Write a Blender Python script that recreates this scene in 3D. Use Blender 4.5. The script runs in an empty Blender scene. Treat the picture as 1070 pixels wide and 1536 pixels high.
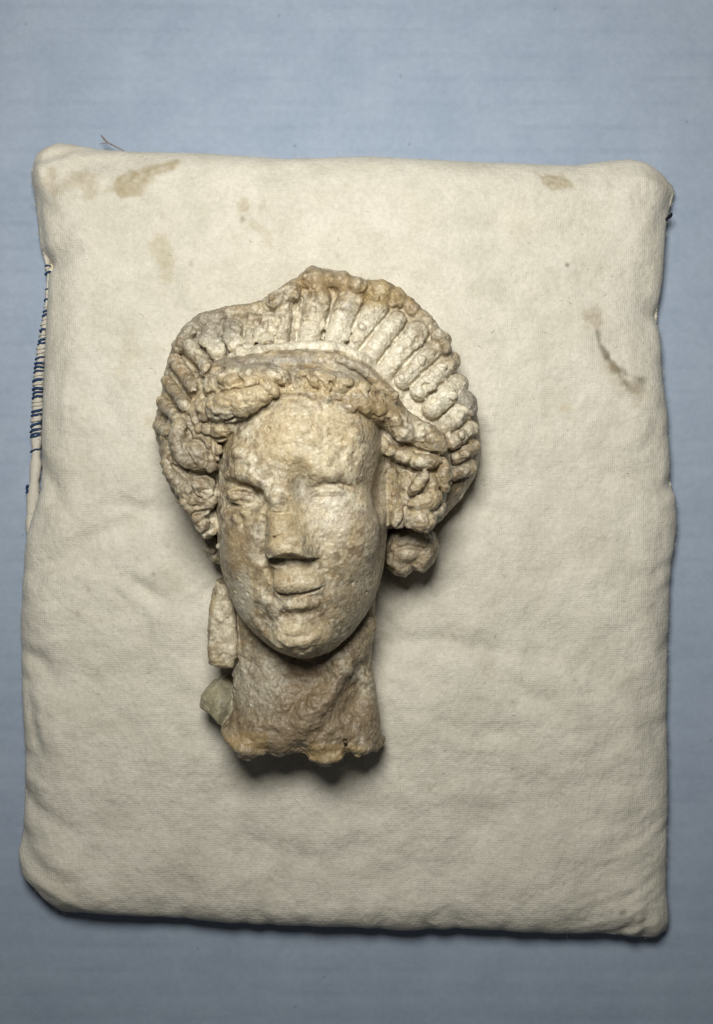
import bpy, math, random
import numpy as np
from mathutils import Vector

random.seed(7)
rng = np.random.default_rng(7)
scene = bpy.context.scene
COL = scene.collection

# ------------------------------------------------------------------ units
# Everything is laid out in photograph-pixel sized units (1 unit = 0.15 mm).
U = 0.00015
CAMZ = 1580.0          # camera height above the table
REF = 80.0             # height at which one unit covers one photo pixel
CX, CY = 535.0, 768.0


def sc_at(z):
    return (CAMZ - z) / (CAMZ - REF)


def P(u, v, z):
    s = sc_at(z)
    return np.array([(u - CX) * s, (CY - v) * s, z], dtype=np.float64)


# ------------------------------------------------------------------ camera
cam_d = bpy.data.cameras.new('camera')
cam = bpy.data.objects.new('camera', cam_d)
COL.objects.link(cam)
cam.location = (0, 0, CAMZ * U)
cam_d.sensor_fit = 'VERTICAL'
cam_d.sensor_height = 24.0
cam_d.lens = 24.0 * (CAMZ - REF) / 1536.0
cam_d.clip_start = 0.005
cam_d.clip_end = 10.0
scene.camera = cam

# ------------------------------------------------------------------ world, lamp, exposure
world = bpy.data.worlds.new('World')
scene.world = world
world.use_nodes = True
bg = world.node_tree.nodes['Background']
bg.inputs[0].default_value = (0.93, 0.97, 1.0, 1)
bg.inputs[1].default_value = 0.035

lamp_d = bpy.data.lights.new('ceiling_lamp', 'AREA')
lamp_d.shape = 'DISK'
lamp_d.size = 520 * U
lamp_d.energy = 0.455
lamp_d.spread = math.radians(155)
lamp_d.color = (1.0, 0.985, 0.925)
lamp = bpy.data.objects.new('ceiling_lamp', lamp_d)
COL.objects.link(lamp)
lamp.location = (-110 * U, 540 * U, 1560 * U)
lamp.rotation_euler = (Vector((60 * U, 400 * U, 80 * U)) - lamp.location).to_track_quat('-Z', 'Y').to_euler()

scene.view_settings.view_transform = 'Standard'
scene.view_settings.look = 'None'
scene.view_settings.exposure = 0.0
scene.view_settings.gamma = 1.0
scene.view_settings.use_curve_mapping = False


# ------------------------------------------------------------------ helpers: noise
_perm = np.arange(256, dtype=np.int32)
np.random.default_rng(3).shuffle(_perm)
_perm = np.concatenate([_perm, _perm, _perm])
_g = np.random.default_rng(5).normal(size=(256, 3)).astype(np.float32)
_g /= np.linalg.norm(_g, axis=1)[:, None]


def perlin(x, y, z):
    x = np.asarray(x, np.float32); y = np.asarray(y, np.float32); z = np.asarray(z, np.float32)
    xi = np.floor(x).astype(np.int32); yi = np.floor(y).astype(np.int32); zi = np.floor(z).astype(np.int32)
    xf = x - xi; yf = y - yi; zf = z - zi
    fu = xf ** 3 * (xf * (xf * 6 - 15) + 10)
    fv = yf ** 3 * (yf * (yf * 6 - 15) + 10)
    fw = zf ** 3 * (zf * (zf * 6 - 15) + 10)
    out = 0
    for dx in (0, 1):
        wx = fu if dx else 1 - fu
        for dy in (0, 1):
            wy = fv if dy else 1 - fv
            for dz in (0, 1):
                wz = fw if dz else 1 - fw
                h = _perm[_perm[_perm[(xi + dx) & 255] + ((yi + dy) & 255)] + ((zi + dz) & 255)]
                g = _g[h]
                out = out + wx * wy * wz * (g[..., 0] * (xf - dx) + g[..., 1] * (yf - dy) + g[..., 2] * (zf - dz))
    return out * 1.5


def fbm(p, scale, octv=3, seed=0.0, gain=0.5):
    a, s, tot = 1.0, 1.0 / scale, 0
    for i in range(octv):
        tot = tot + a * perlin(p[:, 0] * s + seed + 17.3 * i, p[:, 1] * s + seed * 1.7 + 5.1 * i, p[:, 2] * s + 9.2 * i)
        a *= gain; s *= 2.03
    return tot


def billow(p, scale, seed=0.0):
    s = 1.0 / scale
    return np.abs(perlin(p[:, 0] * s + seed, p[:, 1] * s + seed * 1.3, p[:, 2] * s - seed))


def smooth01(a, b, x):
    t = np.clip((x - a) / (b - a), 0, 1)
    return t * t * (3 - 2 * t)


# ------------------------------------------------------------------ helpers: objects
def mesh_obj(name, verts, faces, mat, parent=None, smooth=True, colors=None, normals=None, attrs=None):
    me = bpy.data.meshes.new(name)
    verts = np.ascontiguousarray(verts, dtype=np.float32)
    if isinstance(faces, np.ndarray):
        n, k = faces.shape
        me.vertices.add(len(verts)); me.vertices.foreach_set('co', verts.ravel())
        me.loops.add(n * k); me.loops.foreach_set('vertex_index', faces.astype(np.int32).ravel())
        me.polygons.add(n)
        me.polygons.foreach_set('loop_start', np.arange(0, n * k, k, dtype=np.int32))
        me.update(calc_edges=True)
    else:
        me.from_pydata(verts.tolist(), [], faces)
    me.validate()
    me.polygons.foreach_set('use_smooth', np.full(len(me.polygons), smooth, dtype=bool))
    if colors is not None:
        ca = me.color_attributes.new('tint', 'FLOAT_COLOR', 'POINT')
        c4 = np.ones((len(verts), 4), np.float32); c4[:, :3] = colors
        ca.data.foreach_set('color', c4.ravel())
    for k, a in (attrs or {}).items():
        at = me.attributes.new(k, 'FLOAT', 'POINT')
        at.data.foreach_set('value', np.asarray(a, np.float32))
    me.materials.append(mat)
    me.update()
    if normals is not None:
        me.normals_split_custom_set_from_vertices(normals.astype(np.float32).tolist())
    o = bpy.data.objects.new(name, me)
    COL.objects.link(o)
    if parent is not None:
        o.parent = parent
        o.matrix_parent_inverse = parent.matrix_world.inverted() if False else o.matrix_parent_inverse
    return o


def empty(name, loc=(0, 0, 0)):
    o = bpy.data.objects.new(name, None)
    o.empty_display_size = 0.01
    COL.objects.link(o)
    o.location = loc
    return o


def tag(o, label=None, cat=None, kind=None, group=None):
    if label: o['label'] = label
    if cat: o['category'] = cat
    if kind: o['kind'] = kind
    if group: o['group'] = group
    return o


def nodes(name):
    m = bpy.data.materials.new(name)
    m.use_nodes = True
    nt = m.node_tree
    b = nt.nodes['Principled BSDF']
    return m, nt, b


def N(nt, typ, **kw):
    n = nt.nodes.new(typ)
    for k, v in kw.items():
        if k.startswith('i_'):
            n.inputs[k[2:].replace('_', ' ')].default_value = v
        else:
            setattr(n, k, v)
    return n


def mixc(nt, mode, fac, a, b):
    n = nt.nodes.new('ShaderNodeMix'); n.data_type = 'RGBA'; n.blend_type = mode
    for sock, val in ((n.inputs[0], fac), (n.inputs[6], a), (n.inputs[7], b)):
        if hasattr(val, 'is_linked') or isinstance(val, bpy.types.NodeSocket):
            nt.links.new(val, sock)
        elif isinstance(val, (int, float)):
            sock.default_value = val
        else:
            sock.default_value = (*val, 1)
    return n.outputs[2]


def ramp(nt, src, lo, hi, a=0.0, b=1.0):
    n = nt.nodes.new('ShaderNodeMapRange')
    n.inputs[1].default_value = lo; n.inputs[2].default_value = hi
    n.inputs[3].default_value = a; n.inputs[4].default_value = b
    nt.links.new(src, n.inputs[0])
    return n.outputs[0]


def noise(nt, vec, scale, detail=3.0, rough=0.55):
    n = nt.nodes.new('ShaderNodeTexNoise')
    n.inputs['Scale'].default_value = scale
    n.inputs['Detail'].default_value = detail
    n.inputs['Roughness'].default_value = rough
    nt.links.new(vec, n.inputs['Vector'])
    return n.outputs[0]


# ------------------------------------------------------------------ materials
def units_vec(nt):
    """object coordinates rescaled to layout units"""
    tc = nt.nodes.new('ShaderNodeTexCoord')
    vm = nt.nodes.new('ShaderNodeVectorMath'); vm.operation = 'SCALE'
    vm.inputs['Scale'].default_value = 1.0 / U
    nt.links.new(tc.outputs['Object'], vm.inputs[0])
    return vm.outputs[0]


def mat_terracotta():
    m, nt, b = nodes('weathered_terracotta')
    vec = units_vec(nt)
    at = N(nt, 'ShaderNodeAttribute', attribute_name='tint')
    n1 = noise(nt, vec, 0.35, 4, 0.65)
    n2 = noise(nt, vec, 0.11, 4, 0.6)
    c = mixc(nt, 'MULTIPLY', 1.0, at.outputs['Color'], mixc(nt, 'MIX', ramp(nt, n1, 0.3, 0.7), (0.74, 0.715, 0.68), (1.20, 1.20, 1.19)))
    c = mixc(nt, 'MULTIPLY', 1.0, c, mixc(nt, 'MIX', ramp(nt, n2, 0.32, 0.68), (0.90, 0.86, 0.80), (1.10, 1.10, 1.11)))
    # little dark pits and specks of soil
    vo = N(nt, 'ShaderNodeTexVoronoi'); vo.inputs['Scale'].default_value = 0.085
    nt.links.new(vec, vo.inputs['Vector'])
    sp = ramp(nt, vo.outputs['Distance'], 0.05, 0.13, 1.0, 0.0)
    gate = ramp(nt, noise(nt, vec, 0.03, 2), 0.52, 0.6)
    mu = N(nt, 'ShaderNodeMath', operation='MULTIPLY'); nt.links.new(sp, mu.inputs[0]); nt.links.new(gate, mu.inputs[1])
    mu2 = N(nt, 'ShaderNodeMath', operation='MULTIPLY'); nt.links.new(mu.outputs[0], mu2.inputs[0]); mu2.inputs[1].default_value = 0.55
    c = mixc(nt, 'MIX', mu2.outputs[0], c, (0.10, 0.075, 0.05))
    nt.links.new(c, b.inputs['Base Color'])
    
    b.inputs['Specular IOR Level'].default_value = 0.6
    nt.links.new(ramp(nt, n2, 0.3, 0.7, 0.60, 0.35), b.inputs['Roughness'])
    # fine relief
    bp = N(nt, 'ShaderNodeBump'); bp.inputs['Strength'].default_value = 0.62; bp.inputs['Distance'].default_value = 1.6 * U
    nb = noise(nt, vec, 0.26, 4, 0.62)
    nt.links.new(nb, bp.inputs['Height'])
    vo2 = N(nt, 'ShaderNodeTexVoronoi', feature='SMOOTH_F1'); vo2.inputs['Scale'].default_value = 0.135; vo2.inputs['Smoothness'].default_value = 0.35
    nt.links.new(vec, vo2.inputs['Vector'])
    bp2 = N(nt, 'ShaderNodeBump'); bp2.inputs['Strength'].default_value = 0.6; bp2.inputs['Distance'].default_value = 2.2 * U
    vh = N(nt, 'ShaderNodeMath', operation='MULTIPLY')
    nt.links.new(ramp(nt, vo2.outputs['Distance'], 0.0, 0.5, 1.0, 0.0), vh.inputs[0])
    nt.links.new(ramp(nt, noise(nt, vec, 0.045, 3), 0.35, 0.65, 0.05, 1.0), vh.inputs[1])
    nt.links.new(vh.outputs[0], bp2.inputs['Height'])
    nt.links.new(bp.outputs[0], bp2.inputs['Normal'])
    nt.links.new(bp2.outputs[0], b.inputs['Normal'])
    return m


def mat_cloth():
    m, nt, b = nodes('unbleached_cotton')
    vec = units_vec(nt)
    at = N(nt, 'ShaderNodeAttribute', attribute_name='tint')
    n1 = noise(nt, vec, 0.020, 5, 0.6)
    n2 = noise(nt, vec, 0.16, 4, 0.7)
    c = mixc(nt, 'MULTIPLY', 1.0, at.outputs['Color'], mixc(nt, 'MIX', ramp(nt, n1, 0.3, 0.7), (0.89, 0.885, 0.86), (1.07, 1.065, 1.07)))
    c = mixc(nt, 'MULTIPLY', 1.0, c, mixc(nt, 'MIX', ramp(nt, n2, 0.28, 0.72), (0.90, 0.895, 0.875), (1.06, 1.06, 1.06)))
    # weave: warp and weft
    warpn = noise(nt, vec, 0.05, 2)
    heights = []
    for axis in ('X', 'Y'):
        w = N(nt, 'ShaderNodeTexWave', wave_type='BANDS', bands_direction=axis, wave_profile='SIN')
        w.inputs['Scale'].default_value = 0.101 if axis == 'X' else 0.094
        w.inputs['Distortion'].default_value = 3.2
        w.inputs['Detail'].default_value = 2.0
        w.inputs['Detail Scale'].default_value = 0.6
        nt.links.new(vec, w.inputs['Vector'])
        heights.append(w.outputs['Fac'])
    ad = N(nt, 'ShaderNodeMath', operation='ADD')
    nt.links.new(heights[0], ad.inputs[0]); nt.links.new(heights[1], ad.inputs[1])
    c = mixc(nt, 'MULTIPLY', 1.0, c, mixc(nt, 'MIX', ramp(nt, ad.outputs[0], 0.2, 1.8), (0.982, 0.98, 0.978), (1.01, 1.01, 1.01)))
    nt.links.new(c, b.inputs['Base Color'])
    b.inputs['Roughness'].default_value = 0.92
    b.inputs['Specular IOR Level'].default_value = 0.15
    b.inputs['Sheen Weight'].default_value = 0.12
    bp = N(nt, 'ShaderNodeBump'); bp.inputs['Strength'].default_value = 0.22; bp.inputs['Distance'].default_value = 0.8 * U
    nt.links.new(ad.outputs[0], bp.inputs['Height'])
    bp2 = N(nt, 'ShaderNodeBump'); bp2.inputs['Strength'].default_value = 0.7; bp2.inputs['Distance'].default_value = 3.4 * U
    nt.links.new(noise(nt, vec, 0.10, 5, 0.68), bp2.inputs['Height'])
    nt.links.new(bp.outputs[0], bp2.inputs['Normal'])
    nt.links.new(bp2.outputs[0], b.inputs['Normal'])
    return m


def mat_card():
    m, nt, b = nodes('blue_grey_board')
    vec = units_vec(nt)
    n1 = noise(nt, vec, 0.012, 5, 0.6)
    n2 = noise(nt, vec, 0.09, 5, 0.7)
    c = mixc(nt, 'MIX', ramp(nt, n1, 0.3, 0.7), (0.318, 0.382, 0.482), (0.370, 0.437, 0.538))
    c = mixc(nt, 'MULTIPLY', 1.0, c, mixc(nt, 'MIX', ramp(nt, n2, 0.25, 0.75), (0.92, 0.92, 0.92), (1.07, 1.07, 1.07)))
    # faint ribs of the corrugated board
    w = N(nt, 'ShaderNodeTexWave', wave_type='BANDS', bands_direction='Y', wave_profile='SIN')
    w.inputs['Scale'].default_value = 0.00827
    w.inputs['Distortion'].default_value = 0.9; w.inputs['Detail'].default_value = 3; w.inputs['Detail Scale'].default_value = 0.02
    nt.links.new(vec, w.inputs['Vector'])
    rib = ramp(nt, w.outputs['Fac'], 0.0, 0.25, 1.0, 0.0)
    gate = ramp(nt, noise(nt, vec, 0.008, 3), 0.4, 0.62)
    mu = N(nt, 'ShaderNodeMath', operation='MULTIPLY'); nt.links.new(rib, mu.inputs[0]); nt.links.new(gate, mu.inputs[1])
    c = mixc(nt, 'MULTIPLY', 1.0, c, mixc(nt, 'MIX', mu.outputs[0], (1, 1, 1), (0.94, 0.942, 0.95)))
    # grime specks
    vo = N(nt, 'ShaderNodeTexVoronoi'); vo.inputs['Scale'].default_value = 0.016
    nt.links.new(vec, vo.inputs['Vector'])
    sp = ramp(nt, vo.outputs['Distance'], 0.015, 0.06, 0.35, 0.0)
    c = mixc(nt, 'MIX', sp, c, (0.12, 0.13, 0.15))
    nt.links.new(c, b.inputs['Base Color'])
    b.inputs['Roughness'].default_value = 0.8
    b.inputs['Specular IOR Level'].default_value = 0.2
    bp = N(nt, 'ShaderNodeBump'); bp.inputs['Strength'].default_value = 0.25; bp.inputs['Distance'].default_value = 1.2 * U
    nt.links.new(w.outputs['Fac'], bp.inputs['Height'])
    bp2 = N(nt, 'ShaderNodeBump'); bp2.inputs['Strength'].default_value = 0.22; bp2.inputs['Distance'].default_value = 1.2 * U
    nt.links.new(n2, bp2.inputs['Height']); nt.links.new(bp.outputs[0], bp2.inputs['Normal'])
    nt.links.new(bp2.outputs[0], b.inputs['Normal'])
    return m


def mat_plain(name, colr, rough=0.85, var=0.25, scale=0.3):
    m, nt, b = nodes(name)
    vec = units_vec(nt)
    n1 = noise(nt, vec, scale, 4, 0.65)
    c = mixc(nt, 'MIX', ramp(nt, n1, 0.3, 0.7), tuple(x * (1 - var) for x in colr), tuple(min(1, x * (1 + var)) for x in colr))
    nt.links.new(c, b.inputs['Base Color'])
    b.inputs['Roughness'].default_value = rough
    b.inputs['Specular IOR Level'].default_value = 0.2
    bp = N(nt, 'ShaderNodeBump'); bp.inputs['Strength'].default_value = 0.4; bp.inputs['Distance'].default_value = 0.8 * U
    nt.links.new(n1, bp.inputs['Height']); nt.links.new(bp.outputs[0], b.inputs['Normal'])
    return m


M_TERRA = mat_terracotta()
M_CLOTH = mat_cloth()
M_CARD = mat_card()
M_BLUE = mat_plain('blue_yarn', (0.022, 0.052, 0.125))
M_WHITE = mat_plain('white_yarn', (0.60, 0.56, 0.48), var=0.12)
M_DARK = mat_plain('black_thread', (0.012, 0.013, 0.018))
M_HAIRY = mat_plain('brown_thread', (0.26, 0.21, 0.20))

# ------------------------------------------------------------------ the table: a blue-grey board
W2, H2 = 1500, 1900
tv = np.array([[-W2, -H2, 0], [W2, -H2, 0], [W2, H2, 0], [-W2, H2, 0],
               [-W2, -H2, -25], [W2, -H2, -25], [W2, H2, -25], [-W2, H2, -25]], float) * U
tf = np.array([[0, 1, 2, 3], [7, 6, 5, 4], [0, 4, 5, 1], [1, 5, 6, 2], [2, 6, 7, 3], [3, 7, 4, 0]])
table = mesh_obj('table_surface', tv, tf, M_CARD, smooth=False)
tag(table, 'blue grey board with faint horizontal ribs under the cushion', kind='structure')


# ------------------------------------------------------------------ the cushion
def resample(pts, n):
    p = np.array(pts, float)
    seg = np.linalg.norm(np.diff(p, axis=0), axis=1)
    s = np.concatenate([[0], np.cumsum(seg)])
    # Catmull-Rom style smoothing through a fine linear sample and a small blur
    t = np.linspace(0, s[-1], n)
    q = np.stack([np.interp(t, s, p[:, i]) for i in range(2)], 1)
    for _ in range(3):
        q[1:-1] = 0.25 * q[:-2] + 0.5 * q[1:-1] + 0.25 * q[2:]
    return q


top_e = [(54, 240), (68, 225), (92, 216), (120, 221), (150, 226), (200, 230), (300, 232), (430, 241), (550, 237), (660, 243), (745, 247), (800, 249), (860, 251), (900, 245), (940, 241), (965, 246), (990, 261), (1009, 279)]
right_e = [(1009, 279), (1012, 288), (1007, 304), (1002, 325), (998, 345), (996, 370), (993, 420), (988, 455), (985, 480), (990, 520), (993, 570), (1000, 620), (1003, 680), (1005, 720), (1012, 745), (1014, 790), (1006, 850), (1003, 900), (1002, 950), (999, 1050), (1000, 1100), (1001, 1200), (999, 1280), (998, 1330), (1003, 1375), (1000, 1395)]
bot_e = [(85, 1359), (100, 1366), (150, 1366), (260, 1372), (350, 1381), (430, 1384), (520, 1386), (600, 1392), (700, 1389), (780, 1394), (850, 1398), (900, 1396), (950, 1402), (980, 1404), (1000, 1395)]
left_e = [(54, 240), (47, 256), (51, 280), (57, 330), (60, 365), (66, 388), (75, 402), (74, 440), (71, 490), (69, 540), (66, 600), (64, 680), (63, 735), (52, 770), (42, 800), (37, 850), (34, 900), (33, 940), (34, 1010), (37, 1080), (40, 1150), (38, 1200), (36, 1240), (29, 1275), (35, 1306), (58, 1333), (85, 1359)]
NS, NT = 430, 520
zmid = 24.0
T_ = resample(top_e, NS); B_ = resample(bot_e, NS); L_ = resample(left_e, NT); R_ = resample(right_e, NT)
s = np.linspace(0, 1, NS)[None, :, None]; t = np.linspace(0, 1, NT)[:, None, None]
XY = ((1 - t) * T_[None] + t * B_[None] + (1 - s) * L_[:, None] + s * R_[:, None]
      - ((1 - s) * (1 - t) * T_[0] + s * (1 - t) * T_[-1] + (1 - s) * t * B_[0] + s * t * B_[-1]))
uu, vv = XY[..., 0].copy(), XY[..., 1].copy()
# distance from the rim along both directions
ds = np.minimum(s[..., 0], 1 - s[..., 0]) * 960 * np.ones((NT, 1))
dt = np.minimum(t[..., 0], 1 - t[..., 0]) * 1150 * np.ones((1, NS))


def roundf(d, R, p=2.1):
    x = np.clip(1 - d / R, 0, 1)
    return (1 - x ** p) ** (1 / p)


pt = np.stack([uu.ravel(), vv.ravel(), np.zeros(uu.size)], 1)
rim_n = fbm(pt, 90, 3, 2.0).reshape(uu.shape)
Hs = roundf(ds, 84 + 24 * rim_n, 1.9); Ht = roundf(dt, 66 + 16 * rim_n)
prof = Hs * Ht
zz = zmid + (74 - zmid) * prof
cen = np.clip(ds / 300, 0, 1) * np.clip(dt / 300, 0, 1)
zz += 10 * cen ** 0.7
# soft stuffing lumps and creases
inner = smooth01(0, 45, np.minimum(ds, dt))
zz += inner * (6.0 * fbm(pt, 150, 3, 11.0).reshape(uu.shape) + 2.4 * fbm(pt, 52, 4, 4.0, 0.55).reshape(uu.shape))


def crease(pts, width, depth, fall=None):
    """a dent (positive depth) or fold (negative) along a polyline in photo units"""
    global zz
    p = np.array(pts, float)
    best = np.full(uu.shape, 1e9); tt = np.zeros(uu.shape)
    L = 0; tot = np.linalg.norm(np.diff(p, axis=0), axis=1).sum()
    for a, b_ in zip(p[:-1], p[1:]):
        ab = b_ - a; l2 = (ab ** 2).sum()
        h = np.clip(((uu - a[0]) * ab[0] + (vv - a[1]) * ab[1]) / l2, 0, 1)
        d = np.hypot(uu - a[0] - h * ab[0], vv - a[1] - h * ab[1])
        mk = d < best
        best = np.where(mk, d, best); tt = np.where(mk, (L + h * math.sqrt(l2)) / tot, tt)
        L += math.sqrt(l2)
    depth = depth * (1.8 if width >= 13 else 1.35)
    amp = depth * np.sin(np.pi * np.clip(0.12 + 0.76 * tt, 0, 1)) if fall is None else depth * (1 - tt * fall)
    zz -= amp * np.exp(-(best / width) ** 2)


# dents where the cover is pinched at the sides
crease([(60, 395), (92, 402), (120, 392)], 13, 15, 0.9)
crease([(1005, 478), (975, 472), (955, 462)], 15, 14, 0.9)
crease([(50, 255), (85, 250), (120, 236), (170, 232)], 9, 6, 0.6)
crease([(55, 300), (80, 320), (100, 345)], 11, 7, 0.8)
crease([(62, 320), (68, 360), (72, 395)], 10, 8, 0.3)
crease([(75, 235), (70, 265), (78, 300)], 10, -5)
crease([(130, 262), (200, 250), (330, 240)], 14, 3.0, 0.8)
crease([(1010, 300), (985, 330), (975, 365)], 12, 7, 0.8)
crease([(1000, 275), (960, 265), (905, 268)], 12, 4, 0.9)
crease([(1005, 728), (985, 738), (950, 733)], 13, 6, 0.9)
crease([(1004, 960), (985, 975), (950, 980)], 14, 4, 0.9)
crease([(64, 690), (85, 725), (110, 765)], 12, 7, 0.8)
crease([(60, 850), (110, 830), (170, 800), (250, 765)], 16, 5)
crease([(150, 770), (200, 755), (270, 775)], 12, 3.5)
crease([(45, 865), (90, 845), (150, 835)], 13, 4)
crease([(195, 860), (230, 880), (262, 905)], 13, 4.5)
crease([(180, 880), (205, 900)], 8, 3)
crease([(40, 970), (75, 985), (100, 1020)], 14, 4)
crease([(50, 1020), (60, 1075), (75, 1120)], 10, 5)
crease([(36, 1185), (75, 1205), (110, 1225)], 13, 6, 0.8)
crease([(36, 1150), (75, 1170)], 10, -3)
crease([(40, 1255), (75, 1285), (120, 1310)], 12, 4.5, 0.8)
crease([(40, 1290), (90, 1320), (140, 1350)], 11, -3.5)
crease([(560, 962), (660, 955), (740, 968)], 15, 3.2)
crease([(720, 985), (760, 1020), (830, 1055)], 14, 3.0)
crease([(640, 1060), (700, 1090), (780, 1085)], 16, 2.2)
crease([(880, 720), (940, 715), (1000, 720)], 18, 2.8)
crease([(300, 1230), (420, 1262), (560, 1255)], 26, 2.5)
crease([(560, 1210), (700, 1215), (860, 1190)], 26, 2.2)
for k in range(9):                      # gathered folds in the bottom right corner
    x0 = 998 - k * 11; y0 = 1180 + k * 24 + 6 * math.sin(k * 2.1)
    crease([(1000 - 3 * k, y0), (960 - 6 * k, y0 + 32), (905 - 10 * k, y0 + 55)], 6 + 2 * math.sin(k * 3.1), (1.7 if k % 2 else -1.2) * (0.8 + 0.4 * math.sin(k * 5.7)))
for k in range(16):                     # puckers along the lower hem
    x0 = 130 + k * 56 + 12 * math.sin(k * 3.7)
    crease([(x0, 1392), (x0 + 10 * math.sin(k * 1.9), 1368), (x0 + 22 * math.sin(k * 2.3), 1340)], 9, 3.0 + 1.6 * math.sin(k * 5.1), 0.9)
for k in range(14):                     # and along both sides
    y0 = 540 + k * 58 + 14 * math.sin(k * 2.9)
    crease([(1006, y0), (985, y0 + 8), (962, y0 + 20 * math.sin(k * 1.7))], 10, 2.6 + 1.5 * math.sin(k * 4.3), 0.9)
    crease([(36, y0 + 250), (56, y0 + 256), (82, y0 + 250 + 22 * math.sin(k * 2.7))], 10, 2.6 + 1.6 * math.sin(k * 3.3), 0.9)
for k in range(60):                     # small random rumples
    x0, y0 = rng.uniform(90, 950), rng.uniform(270, 1350)
    a = rng.uniform(0, math.pi); l = rng.uniform(20, 55)
    crease([(x0, y0), (x0 + l * math.cos(a), y0 + l * math.sin(a))], rng.uniform(7, 13), rng.uniform(-1.2, 1.4))
# dent under the weight of the head
hd = np.hypot((uu - 475) / np.interp(vv, [400, 600, 760, 850, 1140], [150, 215, 215, 120, 105]), (vv - 770) / 350)
zz -= 24 * np.exp(-hd ** 6) + 6 * np.exp(-(hd / 1.28) ** 4)
for k, (x0, y0, x1, y1) in enumerate([(330, 860, 262, 905), (318, 880, 250, 960), (580, 930, 650, 985), (580, 1000, 660, 1040), (700, 720, 770, 748), (655, 800, 720, 850), (245, 690, 180, 720), (262, 740, 190, 790), (380, 1140, 350, 1215), (470, 1150, 470, 1230), (560, 1135, 600, 1200), (590, 430, 640, 390), (300, 470, 262, 430)]):
    crease([(x0, y0), ((x0 + x1) / 2 + 6 * math.sin(k * 2.2), (y0 + y1) / 2), (x1, y1)], 9, 1.9 if k % 3 else -1.6, 0.85)
zz += 0
zz[0, :] = zmid; zz[-1, :] = zmid; zz[:, 0] = zmid; zz[:, -1] = zmid

# colour: cream cotton with stains
tint = np.empty(uu.shape + (3,), np.float32)
tint[:] = (0.72, 0.683, 0.59)
wn = fbm(pt, 26, 4, 31.0).reshape(uu.shape)
wn2 = fbm(pt, 9, 3, 51.0).reshape(uu.shape)


def stain(shape_d, colr, strength, soft=6.0, rag=9.0):
    """shape_d: signed distance array (negative inside); ragged edge, uneven soaking"""
    global tint
    a = strength * smooth01(soft, -soft, shape_d + rag * wn + 0.45 * rag * wn2) * (0.80 + 0.5 * np.clip(wn2, -0.6, 0.6))
    tint = tint * (1 - a[..., None]) + np.array(colr, np.float32) * a[..., None]


def d_ell(u, v, a, b, ang=0):
    c_, s_ = math.cos(ang), math.sin(ang)
    x = (uu - u) * c_ + (vv - v) * s_; y = -(uu - u) * s_ + (vv - v) * c_
    return (np.sqrt((x / a) ** 2 + (y / b) ** 2) - 1) * min(a, b)


def d_poly(pts, r0, r1):
    p = np.array(pts, float); best = np.full(uu.shape, 1e9)
    n = len(p) - 1
    for i, (a, b_) in enumerate(zip(p[:-1], p[1:])):
        ab = b_ - a
        h = np.clip(((uu - a[0]) * ab[0] + (vv - a[1]) * ab[1]) / (ab ** 2).sum(), 0, 1)
        d = np.hypot(uu - a[0] - h * ab[0], vv - a[1] - h * ab[1]) - (r0 + (r1 - r0) * (i + h) / n)
        best = np.minimum(best, d)
    return best


TAN = (0.42, 0.345, 0.205)
stain(d_poly([(204, 292), (228, 279), (272, 257)], 19, 8), TAN, 0.78, 3.5, 6)
stain(d_ell(140, 292, 50, 15), (0.46, 0.38, 0.25), 0.55, 8, 22)
stain(d_ell(254, 396, 14, 37, -0.1), (0.48, 0.41, 0.24), 0.52, 6, 8)
stain(d_ell(372, 325, 12, 9), TAN, 0.55, 4, 7)
stain(d_ell(398, 328, 7, 6), TAN, 0.4, 4, 6)
stain(d_ell(370, 344, 4, 5), (0.25, 0.20, 0.12), 0.6, 3, 2)
stain(d_poly([(385, 350), (404, 366), (408, 380)], 4, 5), TAN, 0.35, 5, 6)
stain(d_ell(828, 287, 25, 12, 0.12), TAN, 0.78, 3.5, 6)
stain(d_poly([(795, 270), (806, 282)], 3, 2), (0.33, 0.26, 0.16), 0.5, 3, 3)
stain(d_ell(880, 488, 15, 15), (0.42, 0.34, 0.24), 0.68, 5, 9)
stain(d_poly([(883, 508), (886, 524), (898, 544)], 1.5, 3.0), (0.07, 0.06, 0.045), 0.85, 4.0, 5)
stain(d_poly([(898, 544), (914, 566), (926, 585)], 3.0, 4.0), (0.07, 0.06, 0.045), 0.82, 4.5, 7)
stain(d_poly([(914, 564), (932, 572), (948, 577)], 3.0, 3.5), (0.15, 0.125, 0.09), 0.66, 5.0, 8)
stain(d_poly([(892, 545), (910, 572), (934, 600), (944, 606)], 6, 7), (0.46, 0.39, 0.28), 0.45, 9, 12)
stain(d_poly([(905, 556), (928, 582), (946, 588)], 5, 9), (0.30, 0.24, 0.15), 0.55, 6, 6)
stain(d_ell(840, 410, 3, 3), (0.10, 0.08, 0.05), 0.8, 2, 1)
stain(d_ell(839, 618, 7, 5), (0.52, 0.42, 0.20), 0.6, 4, 3)
stain(d_ell(921, 1349, 6, 4, -0.5), (0.09, 0.08, 0.06), 0.75, 4, 3)
stain(d_ell(242, 857, 3, 4), (0.12, 0.10, 0.07), 0.7, 3, 2)
stain(d_ell(255, 870, 25, 22, 0.6), (0.50, 0.48, 0.38), 0.35, 12, 12)
stain(d_ell(320, 1290, 130, 45), (0.58, 0.52, 0.44), 0.35, 30, 40)
stain(d_ell(120, 720, 40, 60), (0.60, 0.56, 0.44), 0.30, 25, 30)
stain(d_ell(205, 545, 12, 30), (0.56, 0.50, 0.33), 0.35, 10, 12)
stain(d_ell(240, 640, 10, 8), (0.52, 0.44, 0.27), 0.4, 5, 5)
stain(d_ell(770, 350, 30, 16), (0.66, 0.58, 0.45), 0.3, 12, 18)
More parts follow.
